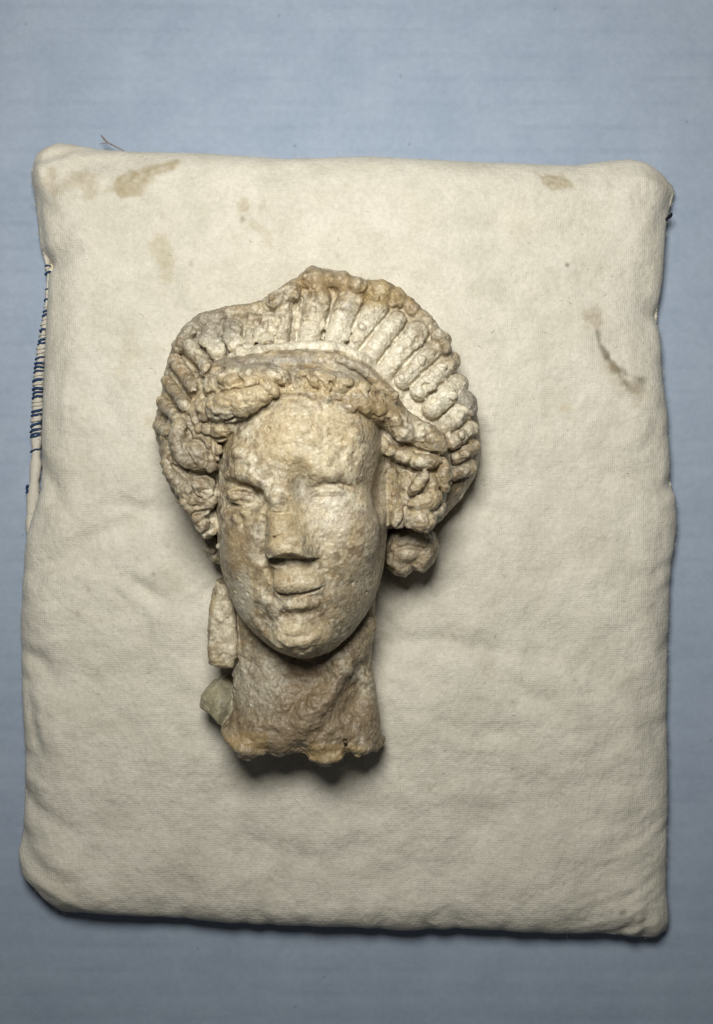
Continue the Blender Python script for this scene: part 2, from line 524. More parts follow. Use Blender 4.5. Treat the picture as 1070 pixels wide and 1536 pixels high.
for k in range(150):
    r_ = rng.uniform(1.0, 3.2)
    stain(d_ell(rng.uniform(70, 990), rng.uniform(250, 1370), r_, r_ * rng.uniform(0.6, 1.6)), (0.36, 0.29, 0.19), rng.uniform(0.12, 0.5), 2.5, 2.0)
# soiling of the corners and hems by handling
stain(d_ell(90, 1330, 80, 40), (0.56, 0.50, 0.38), 0.25, 30, 30)
stain(d_ell(985, 1385, 70, 24), (0.52, 0.46, 0.34), 0.3, 20, 20)
stain(d_ell(1000, 280, 30, 20), (0.56, 0.47, 0.35), 0.35, 12, 12)
stain(d_ell(80, 232, 40, 12), (0.62, 0.53, 0.40), 0.35, 10, 12)

sz = sc_at(zz)
# the rim (and so the outline) lies at half height; slide upper rows with height
verts_top = np.stack([(uu - CX) * sc_at(zmid), (CY - vv) * sc_at(zmid), zz], -1).reshape(-1, 3)
idx = np.arange(NS * NT).reshape(NT, NS)
quads = np.stack([idx[:-1, :-1], idx[1:, :-1], idx[1:, 1:], idx[:-1, 1:]], -1).reshape(-1, 4)
ring = np.concatenate([idx[0, :-1], idx[:-1, -1], idx[-1, :0:-1], idx[:0:-1, 0]])   # clockwise seen from above
rv = verts_top[ring]
cx0 = rv.mean(0)
extra, lower_faces = [], []
prev = ring
base = len(verts_top)
for k, (sh, zf) in enumerate([(6, 0.72), (18, 0.42), (36, 0.16), (60, 0.02)]):
    d = cx0[None, :2] - rv[:, :2]; ln = np.linalg.norm(d, axis=1)[:, None]
    q = np.empty_like(rv); q[:, :2] = rv[:, :2] + d / ln * sh; q[:, 2] = zmid * zf + 0.3
    extra.append(q)
    cur = base + k * len(ring) + np.arange(len(ring))
    nx = np.roll(np.arange(len(ring)), -1)
    lower_faces.append(np.stack([prev, prev[nx], cur[nx], cur], -1))
    prev = cur
allv = np.concatenate([verts_top] + extra + [np.array([[cx0[0], cx0[1], 0.6]])])
cen_i = len(allv) - 1
nx = np.roll(np.arange(len(ring)), -1)
# close the underside with a fan of (degenerate-free) quads
fan = np.stack([prev[0::2], prev[(np.arange(0, len(ring), 2) + 1) % len(ring)], prev[(np.arange(0, len(ring), 2) + 2) % len(ring)], np.full(len(prev[0::2]), cen_i)], -1)
allf = np.concatenate([quads] + lower_faces + [fan])
allc = np.concatenate([tint.reshape(-1, 3), np.tile(np.array([[0.72, 0.66, 0.53]], np.float32), (len(allv) - len(verts_top), 1))])

cushion = empty('cushion')
tag(cushion, 'cream cotton cushion with tan stains lying on the blue grey board', 'cushion')
cover = mesh_obj('cover', allv * U, allf, M_CLOTH, cushion, colors=allc)


# ---- whip-stitched closing seam on the left side
def tube(pts, radii, nseg=8, cap=True):
    p = np.array(pts, float); n = len(p)
    r = np.broadcast_to(np.array(radii, float), (n,))
    vs, fs = [], []
    for i in range(n):
        tdir = p[min(i + 1, n - 1)] - p[max(i - 1, 0)]
        tdir /= np.linalg.norm(tdir) + 1e-9
        a = np.cross(tdir, [0.13, 0.21, 0.97]); a /= np.linalg.norm(a) + 1e-9
        b_ = np.cross(tdir, a)
        for k in range(nseg):
            th = 2 * math.pi * k / nseg
            vs.append(p[i] + r[i] * (math.cos(th) * a + math.sin(th) * b_))
    for i in range(n - 1):
        for k in range(nseg):
            k2 = (k + 1) % nseg
            fs.append((i * nseg + k, i * nseg + k2, (i + 1) * nseg + k2, (i + 1) * nseg + k))
    if cap:
        fs.append(tuple(range(nseg - 1, -1, -1)))
        fs.append(tuple((n - 1) * nseg + k for k in range(nseg)))
    return np.array(vs), fs


seam_path = [(67, 384), (70, 398), (72, 420), (70, 445), (68, 470), (65, 495), (61, 520), (58, 545), (56, 570), (55, 600), (53, 630), (52, 655), (52, 680), (50, 710), (48, 735), (45, 765), (44, 795), (42, 815)]
sp = resample(seam_path, 70)
SEAMZ = 18.0
# the turned-in hem of the cover that shows between the stitches
hw = np.interp(sp[:, 1], [384, 410, 470, 520, 600, 680, 720, 760, 790, 815], [3.0, 3.5, 4.0, 6.5, 8.0, 7.5, 8.5, 9.5, 8.0, 2.5])
hv, hf = [], []
for i in range(len(sp)):
    c = P(sp[i, 0] + 3, sp[i, 1], SEAMZ)
    wob = 1.2 * math.sin(i * 0.9) + 0.8 * math.sin(i * 2.3)
    for k in range(10):
        th = 2 * math.pi * k / 10
        hv.append(c + np.array([(hw[i] + wob) * math.cos(th), 0, 9.0 * math.sin(th)]))
for i in range(len(sp) - 1):
    for k in range(10):
        k2 = (k + 1) % 10
        hf.append((i * 10 + k, (i + 1) * 10 + k, (i + 1) * 10 + k2, i * 10 + k2))
hf.append(tuple(range(10))); hf.append(tuple((len(sp) - 1) * 10 + k for k in range(9, -1, -1)))
hem = mesh_obj('hem', np.array(hv) * U, hf, M_WHITE, cushion)
tag(hem, label='bare white hem showing where the side seam gapes')


def stitch(v, width, mat, slant, r, reach=1.0):
    i = int(np.argmin(np.abs(sp[:, 1] - v)))
    c = P(sp[i, 0] + 3, v, SEAMZ)
    rr = hw[i] + 0.8
    pts = []
    for th in np.linspace(math.radians(178), math.radians(178 - 165 * reach), 9):
        f = (math.radians(178) - th) / math.radians(165)
        pts.append(c + np.array([rr * math.cos(th), slant * (f - 0.5) + 0.6 * math.sin(6 * f + v), (9.6) * math.sin(th)]))
    r *= rng.uniform(0.6, 0.95); pts = [q + np.array([0.9, 0.5, 0.5]) * rng.normal(size=3) * 0.5 for q in pts]
    vs, fs = tube(pts, [r * x for x in (0.5, 0.9, 1, 1.05, 1, 1, 0.95, 0.85, 0.5)], 7)
    o = mesh_obj('stitch', vs * U, fs, mat, hem)
    return o


stitch_rows = [(401, 'b', 4, 2.4), (404, 'w', 3, 2.2), (411, 'b', 5, 2.4), (435, 'b', 2, 1.7), (451, 'b', 3, 1.6), (461, 'w', 3, 2),
               (468, 'b', 3, 2.4), (474, 'b', 4, 2.6), (480, 'w', 3, 2), (487, 'w', 3, 2.2), (496, 'b', 7, 2.8), (503, 'w', 6, 2.4), (511, 'b', 7, 2.8), (516, 'b', 6, 2.4),
               (523, 'w', 4, 2.6), (530, 'w', 4, 2.8), (538, 'b', 4, 2.0), (546, 'b', 3, 2.8), (552, 'b', 3, 2.8), (558, 'b', 4, 2.4), (564, 'w', 4, 2.6), (571, 'b', 6, 2.8),
               (577, 'w', 4, 2.4), (584, 'b', 5, 2.6), (590, 'b', 6, 2.8), (596, 'b', 5, 2.4), (603, 'w', 4, 2.4), (609, 'w', 5, 2.8), (617, 'b', 6, 2.8), (623, 'b', 5, 2.6),
               (631, 'w', 2, 3.2), (638, 'b', 8, 3.0), (646, 'b', 7, 2.8), (652, 'b', 6, 2.8), (655, 'b', 6, 2.6), (676, 'b', 6, 1.7)]
for v_, c_, sl, r_ in stitch_rows:
    stitch(v_, 0, M_BLUE if c_ == 'b' else M_WHITE, sl, r_, 0.95 if c_ == 'b' else 0.9)
# knot of blue yarn at the end of the seam
kp = P(44, 734, 20)
ka = []
for i in range(26):
    th = i * 0.85
    ka.append(kp + np.array([3.4 * math.cos(th) * (1 - 0.2 * math.sin(i)), 5.5 * math.sin(th * 0.7), 3.2 * math.sin(th)]))
vs, fs = tube(ka, 1.9, 7)
tag(mesh_obj('knot', vs * U, fs, M_BLUE, hem), label='blue yarn knot ending the seam')

# ---- loose threads
def thread(pts, r, mat, label, parent=cushion):
    vs, fs = tube(pts, r, 7)
    o = mesh_obj('loose_thread', vs * U, fs, mat, parent)
    tag(o, label=label)
    return o


tp = [P(186, 226, 40), P(176, 221, 40), P(168, 217, 36), P(161, 213, 34), P(156, 208, 33), P(152, 203, 33)]
thread(tp, [0.8, 1.1, 1.2, 1.4, 1.6, 0.8], M_HAIRY, 'brown loose thread at the upper hem')
thread([P(168, 217, 37), P(160, 214, 37), P(150, 216, 38)], [0.7, 0.8, 0.4], M_HAIRY, 'brown loose thread at the upper hem')
for k in range(5):
    a = -0.5 + 0.3 * k
    thread([P(999, 328 + k * 0.6, 38 + k), P(1003, 326 - 1.5 * a, 38 + k), P(1006 + k % 2, 324 - 3.2 * a, 39 - k), P(1009 - k % 3, 321 - 3.0 * a, 37)], [1.6, 1.9, 1.5, 0.6], M_DARK, 'black thread end at the right hem')

# ---- fuzz of the worn cotton along the edge and on the face of the cover
fv, ff = [], []
ringu = np.stack([uu.ravel()[ring], vv.ravel()[ring]], 1)
for k in range(1500):
    if k < 900:
        i = rng.integers(len(ring)); p0 = allv[ring[i]].copy()
        out = p0[:2] - cx0[:2]; out /= np.linalg.norm(out)
        dirv = np.array([out[0], out[1], rng.uniform(0.1, 1.2)]) + rng.normal(size=3) * 0.7
        p0[2] += rng.uniform(0, 8); p0[:2] -= out * rng.uniform(0, 6)
        ln = rng.uniform(2.5, 7.5)
    else:
        i = rng.integers(NT // 12, NT - NT // 12) * NS + rng.integers(NS // 12, NS - NS // 12); p0 = allv[i].copy()
        dirv = np.array([rng.normal(), rng.normal(), abs(rng.normal()) * 0.35]); ln = rng.uniform(2.5, 6)
    dirv /= np.linalg.norm(dirv)
    bend = rng.normal(size=3) * 0.5; bend[2] = -abs(bend[2]) * 0.4
    pts_ = [p0 + dirv * ln * f + bend * ln * f * f for f in (-0.05, 0.35, 0.7, 1.0)]
    vs, fs = tube(pts_, [0.36, 0.34, 0.28, 0.12], 3)
    o_ = len(fv) * 12
    fv.append(vs); ff += [tuple(x + o_ for x in f) for f in fs]
fuzz = mesh_obj('fuzz', np.concatenate(fv) * U, ff, M_WHITE, cushion)
tag(fuzz, kind='stuff')

# ------------------------------------------------------------------ the terracotta head: a small volume sculptor
VH = 1.45
X0, X1, Y0, Y1, Z0, Z1 = -318.0, 196.0, -396.0, 374.0, 50.0, 322.0
gx = np.arange(X0, X1, VH, dtype=np.float32); gy = np.arange(Y0, Y1, VH, dtype=np.float32); gz = np.arange(Z0, Z1, VH, dtype=np.float32)
nX, nY, nZ = len(gx), len(gy), len(gz)
CAP = 16.0
vol = np.full((nX, nY, nZ), CAP, np.float32)
lab = np.zeros((nX, nY, nZ), np.uint8)
PARTS = {}          # id -> (name, parent id)


def part(name, parent=0):
    i = len(PARTS) + 1
    PARTS[i] = (name, parent)
    return i


def box(lo, hi):
    a = [max(0, int((lo[i] - o) / VH)) for i, o in enumerate((X0, Y0, Z0))]
    b = [min(n, int((hi[i] - o) / VH) + 2) for i, (o, n) in enumerate(((X0, nX), (Y0, nY), (Z0, nZ)))]
    if any(b[i] <= a[i] for i in range(3)):
        return None
    return tuple(slice(a[i], b[i]) for i in range(3))


def apply(sl, d, k, label, carve=False):
    v = vol[sl]
    if carve:
        nd = -d
        if k > 0:
            h = np.maximum(k - np.abs(v - nd), 0) / k
            vol[sl] = np.maximum(v, nd) + h * h * k * 0.25
        else:
            vol[sl] = np.maximum(v, nd)
        return
    if label:
        lab[sl] = np.where(d < v, np.uint8(label), lab[sl])
    if k > 0:
        h = np.maximum(k - np.abs(v - d), 0) / k
        vol[sl] = np.minimum(v, d) - h * h * k * 0.25
    else:
        vol[sl] = np.minimum(v, d)


def zsurf(u, v, default=110.0):
    z = 200.0
    for _ in range(3):
        x, y, _z = P(u, v, z)
        i = int(round((x - X0) / VH)); j = int(round((y - Y0) / VH))
        if not (0 <= i < nX and 0 <= j < nY):
            return default
        col = vol[i, j]
        ins = np.nonzero(col < 0)[0]
        if len(ins) == 0:
            return default
        k = ins[-1]
        if k + 1 < nZ:
            z = gz[k] + VH * col[k] / (col[k] - col[k + 1])
        else:
            z = gz[k]
    return float(z)


def profile(rows, p, label, k=0, v_lo=None, v_hi=None):
    """a lofted body: rows of (v, x_left, x_right, z_bottom, z_top) in photo units, superellipse section"""
    r = np.array(rows, float)
    ys, xl, xr, zb, zt = [], [], [], [], []
    for v, a, b_, c, d in r:
        zm = 0.5 * (c + d)
        ys.append(P(0, v, zm)[1]); xl.append(P(a, v, zm)[0]); xr.append(P(b_, v, zm)[0]); zb.append(c); zt.append(d)
    ys = np.array(ys)[::-1]
    f = lambda q: np.interp(gyl, ys, np.array(q)[::-1])
    sl = box((min(xl) - 20, ys[0] - 1, min(zb) - 20), (max(xr) + 20, ys[-1] + 1, max(zt) + 20))
    gyl = gy[sl[1]]
    # smooth the interpolated profile curves a little
    def g(q):
        w = f(q)
        kk = np.ones(9) / 9
        return np.convolve(np.pad(w, 4, 'edge'), kk, 'valid')
    xl_, xr_, zb_, zt_ = g(xl), g(xr), g(zb), g(zt)
    cx = 0.5 * (xl_ + xr_)[None, :, None]; rx = np.maximum(0.5 * (xr_ - xl_), 2)[None, :, None]
    cz = 0.5 * (zb_ + zt_)[None, :, None]; rz = np.maximum(0.5 * (zt_ - zb_), 2)[None, :, None]
    ax = np.abs(gx[sl[0]][:, None, None] - cx) / rx; az = np.abs(gz[sl[2]][None, None, :] - cz) / rz
    n = (ax ** p + az ** p) ** (1.0 / p)
    # distance estimate by the gradient of the implicit form
    gxn = (np.maximum(ax, 1e-4) ** (p - 1)) / rx; gzn = (np.maximum(az, 1e-4) ** (p - 1)) / rz
    grad = np.sqrt(gxn ** 2 + gzn ** 2) * np.maximum(n, 1e-3) ** (1 - p)
    d = np.clip((n - 1) / np.maximum(grad, 1e-3), -60, 60).astype(np.float32)
    yy = gyl[None, :, None]
    d = np.maximum(d, np.maximum(ys[0] - yy, yy - ys[-1]).astype(np.float32))
    apply(sl, d, k, label)


def poly_dist(pts):
    """2-D signed distance to a closed polygon on the (x, y) grid"""
    p = np.array(pts, float); n = len(p)
    X = gx[:, None].astype(np.float64); Y = gy[None, :].astype(np.float64)
    best = np.full((nX, nY), 1e9); inside = np.zeros((nX, nY), bool)
    for i in range(n):
        a = p[i]; b_ = p[(i + 1) % n]; ab = b_ - a
        h = np.clip(((X - a[0]) * ab[0] + (Y - a[1]) * ab[1]) / ((ab ** 2).sum() + 1e-9), 0, 1)
        best = np.minimum(best, np.hypot(X - a[0] - h * ab[0], Y - a[1] - h * ab[1]))
        c = (a[1] > Y) != (b_[1] > Y)
        xi = a[0] + (Y - a[1]) / (ab[1] if abs(ab[1]) > 1e-9 else 1e-9) * ab[0]
        inside ^= c & (X < xi)
    return np.where(inside, -best, best).astype(np.float32)


def slab(pts, zlo, zhi, r, label, k=8, dome=0.0):
    """a pillow-shaped body with the given outline (photo units, at its mid height) and rounding radius r"""
    zm = 0.5 * (zlo + zhi)
    d2 = poly_dist([P(u, v, zm)[:2] for u, v in pts])
    h = 0.5 * (zhi - zlo)
    hz = h + dome * (1 - np.exp(np.minimum(d2, 0) / 45.0))
    i = np.nonzero((d2 < CAP).any(1))[0]; j = np.nonzero((d2 < CAP).any(0))[0]
    sl = (slice(i[0], i[-1] + 1), slice(j[0], j[-1] + 1), slice(0, nZ))
    dd = d2[sl[0], sl[1]][:, :, None]; hh = hz[sl[0], sl[1]][:, :, None]
    zq = np.where(gz > zm, 1, 0)[None, None, :]
    top = (gz[None, None, :] - zm) - hh; bot = -(gz[None, None, :] - zm) - h
    qz = np.where(zq == 1, top, bot) + r
    qx = dd + r
    d = np.sqrt(np.maximum(qx, 0) ** 2 + np.maximum(qz, 0) ** 2) + np.minimum(np.maximum(qx, qz), 0) - r
    apply(sl, d.astype(np.float32), k, label)


def ellip(u, v, off, rad, k=8, label=0, ang=0.0, tilt=0.0, carve=False, z=None):
    """ellipsoid sitting at the surface (off = lift of its centre); ang turns it in the picture plane (clockwise, degrees)"""
    if z is None:
        zc = zsurf(u, v)
        c = P(u, v, zc)
        i, j, q = (int(np.clip(round((c[a] - o) / VH), 2, n - 3)) for a, (o, n) in enumerate(((X0, nX), (Y0, nY), (Z0, nZ))))
        g = np.array([vol[i + 2, j, q] - vol[i - 2, j, q], vol[i, j + 2, q] - vol[i, j - 2, q], vol[i, j, q + 2] - vol[i, j, q - 2]], float)
        g /= np.linalg.norm(g) + 1e-6
        if g[2] < 0.2: return                      # overhanging rim: leave it alone
        c = c + g * off
    else:
        c = P(u, v, z + off)
    R = max(rad) + abs(k) + 4
    sl = box(c - R, c + R)
    if sl is None: return
    dx = gx[sl[0]][:, None, None] - c[0]; dy = gy[sl[1]][None, :, None] - c[1]; dz = gz[sl[2]][None, None, :] - c[2]
    a = -math.radians(ang)
    x = dx * math.cos(a) + dy * math.sin(a); y = -dx * math.sin(a) + dy * math.cos(a); zq = dz
    if tilt:
        t_ = math.radians(tilt)
        y, zq = y * math.cos(t_) + zq * math.sin(t_), -y * math.sin(t_) + zq * math.cos(t_)
    k0 = np.sqrt((x / rad[0]) ** 2 + (y / rad[1]) ** 2 + (zq / rad[2]) ** 2)
    k1 = np.sqrt((x / rad[0] ** 2) ** 2 + (y / rad[1] ** 2) ** 2 + (zq / rad[2] ** 2) ** 2)
    d = k0 * (k0 - 1) / np.maximum(k1, 1e-4)
    apply(sl, d.astype(np.float32), k, label, carve)


def stroke(pts, rad, off=0.0, k=5, label=0, carve=False, knots=0.0, pitch=12.0, flat=1.0, jit=0.0):
    """a rolled coil (or a carved groove) that follows the present surface through photo points"""
    p = np.array([q[:2] for q in pts], float)
    seg = np.linalg.norm(np.diff(p, axis=0), axis=1); sarc = np.concatenate([[0], np.cumsum(seg)])
    n = max(3, int(sarc[-1] / 5) + 1)
    t_ = np.linspace(0, sarc[-1], n)
    q = np.stack([np.interp(t_, sarc, p[:, i]) for i in range(2)], 1)
    for _ in range(2):
        if n > 4: q[1:-1] = 0.25 * q[:-2] + 0.5 * q[1:-1] + 0.25 * q[2:]
    r = np.interp(np.linspace(0, 1, n), np.linspace(0, 1, len(np.atleast_1d(rad))), np.atleast_1d(rad)) if np.ndim(rad) else np.full(n, float(rad))
    o = np.interp(np.linspace(0, 1, n), np.linspace(0, 1, len(np.atleast_1d(off))), np.atleast_1d(off)) if np.ndim(off) else np.full(n, float(off))
    if knots: r = r * (1 + knots * np.sin(2 * math.pi * t_ / pitch + pts[0][0]))
    if jit: r = r * (1 + jit * rng.uniform(-1, 1, n))
    z = np.interp(t_, sarc, [w_[2] for w_ in pts]) if len(pts[0]) > 2 else np.array([zsurf(a, b_) for a, b_ in q])
    zs = np.convolve(np.pad(z, 2, 'edge'), np.ones(5) / 5, 'valid')
    c = np.array([P(a, b_, zz_) for (a, b_), zz_ in zip(q, zs + o)])
    m = r.max() + abs(k) + 4
    sl = box(c.min(0) - m, c.max(0) + m)
    if sl is None: return
    GX = gx[sl[0]][:, None, None]; GY = gy[sl[1]][None, :, None]; GZ = gz[sl[2]][None, None, :]
    best = None
    for i in range(n - 1):
        a, b_ = c[i], c[i + 1]; ab = b_ - a; l2 = (ab ** 2).sum() + 1e-9
        h = np.clip(((GX - a[0]) * ab[0] + (GY - a[1]) * ab[1] + (GZ - a[2]) * ab[2]) / l2, 0, 1)
        d = np.sqrt((GX - a[0] - h * ab[0]) ** 2 + (GY - a[1] - h * ab[1]) ** 2 + ((GZ - a[2] - h * ab[2]) / flat) ** 2) - (r[i] + (r[i + 1] - r[i]) * h)
        best = d if best is None else np.minimum(best, d)
    apply(sl, best.astype(np.float32), k, label, carve)


# ---- parts of the figure
FACE = part('face'); NECK = part('neck'); DIADEM = part('diadem'); HAIR = part('hair')

# diadem: thick fan behind the hair
dia_out = [(262, 527), (270, 508), (285, 490), (303, 475), (340, 465), (366, 461), (390, 459), (410, 446), (430, 431), (445, 425), (460, 412), (475, 407), (500, 410), (522, 416), (550, 426), (575, 425), (600, 439),
           (630, 466), (655, 491), (671, 512), (681, 542), (684, 563), (700, 588), (713, 620), (718, 650), (719, 682), (710, 718), (690, 748), (660, 782), (620, 790), (560, 700), (420, 640), (330, 740), (285, 745), (258, 700), (238, 660), (236, 638), (242, 615), (248, 588), (251, 560)]
slab(dia_out, 58, 158, 46, DIADEM, k=0, dome=10)
# head, jaw
face_rows = [(545, 372, 540, 120, 205), (570, 350, 562, 115, 232), (600, 338, 574, 100, 252), (650, 331, 580, 90, 268), (700, 328, 582, 86, 271), (750, 328, 582, 86, 269), (800, 330, 580, 86, 269), (850, 336, 575, 90, 268),
             (880, 345, 567, 96, 266), (905, 355, 556, 104, 262), (925, 367, 545, 114, 257), (945, 384, 530, 124, 250), (958, 399, 516, 132, 243), (969, 415, 502, 141, 234), (978, 431, 487, 152, 222), (984, 445, 472, 165, 207), (988, 455, 462, 178, 194)]
profile(face_rows, 1.92, FACE, k=10)
# neck
neck_rows = [(860, 352, 566, 60, 165), (920, 350, 562, 58, 172), (960, 350, 558, 58, 177), (1000, 354, 557, 58, 184), (1030, 352, 564, 58, 187), (1060, 349, 568, 58, 190), (1085, 330, 570, 58, 190), (1105, 326, 573, 60, 188), (1150, 335, 574, 64, 184)]
profile(neck_rows, 2.4, NECK, k=6)

# hair cap in front of the diadem
hair_out = [(318, 560), (345, 546), (380, 534), (420, 531), (460, 530), (500, 530), (535, 542), (562, 566), (585, 590), (606, 620), (640, 645), (664, 672), (672, 715), (660, 760), (645, 785), (600, 792), (578, 790), (572, 700), (545, 640), (450, 612), (360, 640), (335, 690), (332, 800), (316, 800), (296, 775), (278, 752), (262, 720), (252, 680), (262, 640), (285, 600)]
slab(hair_out, 70, 212, 34, HAIR, k=5, dome=14)

# ---- the fluted diadem
GR = [((449, 450), (446, 514)), ((511, 430), (482, 518)), ((553, 440), (520, 520)), ((590, 468), (540, 529)), ((616, 484), (566, 550)), ((650, 503), (590, 568)), ((668, 530), (616, 581)), ((678, 563), (640, 597)), ((689, 598), (654, 633)), ((700, 632), (672, 654)), ((707, 657), (680, 678)), ((707, 686), (682, 700)), ((696, 718), (676, 724))]
flutes = []
for (o1, i1), (o2, i2) in zip(GR[:-1], GR[1:]):
    o1, i1, o2, i2 = (np.array(q, float) for q in (o1, i1, o2, i2))
    a = 0.5 * (o1 + o2); b_ = 0.5 * (i1 + i2); dr = (b_ - a) / np.linalg.norm(b_ - a); nrm = np.array([-dr[1], dr[0]])
    flutes.append((a, b_, float(np.clip(0.5 * abs((o2 - o1) @ nrm), 8, 20)), float(np.clip(0.5 * abs((i2 - i1) @ nrm), 7.5, 17))))
for a, b_, r_ in [((428, 455), (424, 520), 13), ((404, 488), (402, 520), 13), ((378, 506), (376, 528), 9), ((352, 498), (358, 524), 15), ((320, 504), (330, 536), 14), ((284, 520), (318, 560), 11), ((268, 545), (300, 590), 11), ((256, 575), (284, 612), 10), ((248, 606), (272, 632), 10), ((243, 640), (262, 655), 9)]:
    flutes.append((np.array(a, float), np.array(b_, float), r_, r_ * 0.9))
for a, b_, ro, ri in flutes:
    fid = part('flute', DIADEM)
    m_ = 0.5 * (a + b_) + rng.uniform(-1.5, 1.5, 2)
    a = a + (b_ - a) * (rng.uniform(0.10, 0.20) if 440 < a[0] < 640 else -0.02)
    stroke([tuple(a), tuple(m_), tuple(b_)], [ro * 0.95, 0.475 * (ro + ri), ri * 0.92], off=[2.0, 6.5, 7.0], k=3.5, label=fid, jit=0.06, flat=min(1.0, 16.0 / ro))
stroke([(272, 525), (290, 500), (312, 486), (345, 477), (385, 470), (415, 458), (440, 443), (470, 426), (510, 427), (550, 440), (580, 444), (605, 457), (634, 484), (656, 510), (668, 536)], [8, 10, 11, 10, 10, 12, 13, 14, 13, 12, 13, 12, 11, 10, 8], off=0, k=4, label=DIADEM, jit=0.25)
# smooth band where the flutes run into the hair
stroke([(352, 540), (420, 529), (470, 526), (510, 527), (548, 546), (575, 570), (598, 594)], [5, 8, 9, 9, 8, 7, 5], off=1, k=7, label=DIADEM, flat=0.8)
# grooves between the flutes
for n_, (o_, i_) in enumerate(GR):
    f = (0.12, 0.10, 0.30, 0.18, 0.12, 0.02, 0.25, 0.1, 0.15, 0.1, 0.1, 0.1, 0.1)[n_]
    s_ = (o_[0] + (i_[0] - o_[0]) * f, o_[1] + (i_[1] - o_[1]) * f)
    mid = ((s_[0] + i_[0]) / 2 + rng.uniform(-2, 2), (s_[1] + i_[1]) / 2 + rng.uniform(-1, 1))
    stroke([s_, mid, i_], [2.2, 3.0, 2.4], off=-1.0, k=3.0, carve=True, jit=0.2)
for pts, r_ in [([(416, 490), (413, 518)], 2.8), ([(388, 500), (388, 522)], 2.8), ([(338, 508), (343, 532)], 3.6), ([(303, 524), (324, 550)], 3.8), ([(276, 534), (300, 563), (312, 576)], 3.8), ([(262, 562), (280, 590), (292, 604)], 4.0), ([(252, 592), (268, 612), (280, 624)], 3.6), ([(246, 625), (262, 642)], 3.2)]:
    stroke(pts, [r_ * 0.8, r_ * 1.1, r_ * 0.9], off=-2.4, k=2.2, carve=True)
# beaded rim
for _ in range(26):                                   # bites out of the worn rim
    q = np.array(dia_out[rng.integers(0, 30)], float); q = q + (np.array([455, 660.0]) - q) * rng.uniform(0.10, 0.24)
    r_ = rng.uniform(3, 6); ellip(q[0], q[1], r_ * 0.35, (r_ * 1.5, r_, r_), k=3, ang=rng.uniform(0, 180), carve=True)
for _ in range(40):                                   # the left wing is worn to knobs
    u, v = rng.uniform(285, 425), rng.uniform(492, 535)
    r_ = rng.uniform(5, 10); ellip(u, v, -r_ * rng.uniform(0.4, 0.7), (r_ * 1.2, r_, r_ * 0.85), k=3, ang=rng.uniform(0, 180))
for u, v, r_ in [(474, 424, 17), (512, 424, 13), (536, 432, 11), (571, 441, 17), (600, 455, 12), (618, 470, 11), (636, 484, 12), (655, 506, 11), (667, 528, 10), (675, 550, 9), (440, 440, 12), (415, 455, 10), (385, 466, 9), (345, 474, 10), (308, 486, 12), (285, 503, 10), (268, 524, 9)]:
    ellip(u, v, -r_ * 0.35, (r_ * rng.uniform(0.85, 1.2), r_ * rng.uniform(0.75, 1.0), r_ * 0.8), k=4, ang=rng.uniform(0, 90))
ellip(694, 600, -9, (17, 23, 15), k=3, label=part('chip', DIADEM), ang=-30)
for _ in range(200):
    i = rng.integers(len(dia_out) - 12)
    a = np.array(dia_out[i]); c0 = np.array([455, 690.0])
    f = rng.uniform(0.02, 0.34); q = a + (c0 - a) * f
    if q[1] > 700 or (q[1] > 535 and 320 < q[0] < 590): continue
    r_ = rng.uniform(2.5, 6.0)
    ellip(q[0], q[1], -r_ * rng.uniform(0.2, 0.6), (r_ * rng.uniform(0.8, 1.5), r_, r_ * 0.8), k=2.0, ang=rng.uniform(0, 180))

# ---- face
def carve_e(u, v, off, rad, k=8, ang=0): ellip(u, v, off, rad, k, 0, ang, carve=True)
ellip(462, 664, -38, (88, 88, 44), k=30)                       # forehead
ellip(374, 694, -17, (32, 18, 19), k=16, ang=10)              # left brow
ellip(492, 708, -27, (40, 18, 24), k=22, ang=6)               # right brow
# pitted, lumpy brow and left cheek
for _ in range(70):
    u, v = rng.uniform(340, 415), rng.uniform(665, 850)
    r_ = rng.uniform(4, 9); ellip(u, v, -r_ * 0.9, (r_ * 1.2, r_, r_), k=4, ang=rng.uniform(0, 180))
for _ in range(60):
    u, v = rng.uniform(400, 550), rng.uniform(640, 940)
    r_ = rng.uniform(7, 14); ellip(u, v, -r_ * 0.95, (r_ * 1.3, r_, r_), k=5, ang=rng.uniform(0, 180))
for _ in range(60):
    u, v = rng.uniform(345, 560), rng.uniform(620, 960)
    r_ = rng.uniform(1.3, 2.6); ellip(u, v, 0.3, (r_ * 1.3, r_, r_), k=1.5, ang=rng.uniform(0, 180), carve=True)
# eye hollows
carve_e(370, 744, 12, (36, 17, 20), 12, 4)
carve_e(398, 742, 12, (11, 15, 18), 7)
carve_e(455, 730, 10, (14, 27, 20), 14, -6)
carve_e(497, 744, 21, (40, 20, 24), 18, 2)
EYE_L = part('eye', FACE); EYE_R = part('eye', FACE)
ellip(369, 743, 0, (22, 11, 11), k=3, label=EYE_L, ang=5)
stroke([(350, 740), (358, 734), (372, 732), (386, 738), (393, 747)], [3, 4.5, 5, 4.5, 3], off=0, k=2.5)
stroke([(352, 749), (362, 755), (376, 757), (391, 750)], [3, 4.5, 4.5, 3], off=0, k=3)
stroke([(350, 741), (368, 739), (386, 744)], [1.4, 1.8, 1.4], off=0.6, k=2, carve=True)
ellip(358, 746, -1, (8, 5, 5), k=3); ellip(379, 748, -1, (8, 5, 5), k=3)
ellip(497, 747, -4, (27, 10, 9), k=7, label=EYE_R, ang=2)
stroke([(467, 746), (480, 738), (497, 735), (514, 737), (527, 744)], [2.5, 4.2, 4.8, 4.2, 2.5], off=-1.2, k=4)
stroke([(470, 750), (484, 756), (500, 758), (523, 750)], [2.2, 3.4, 3.4, 2.2], off=-1.2, k=4)
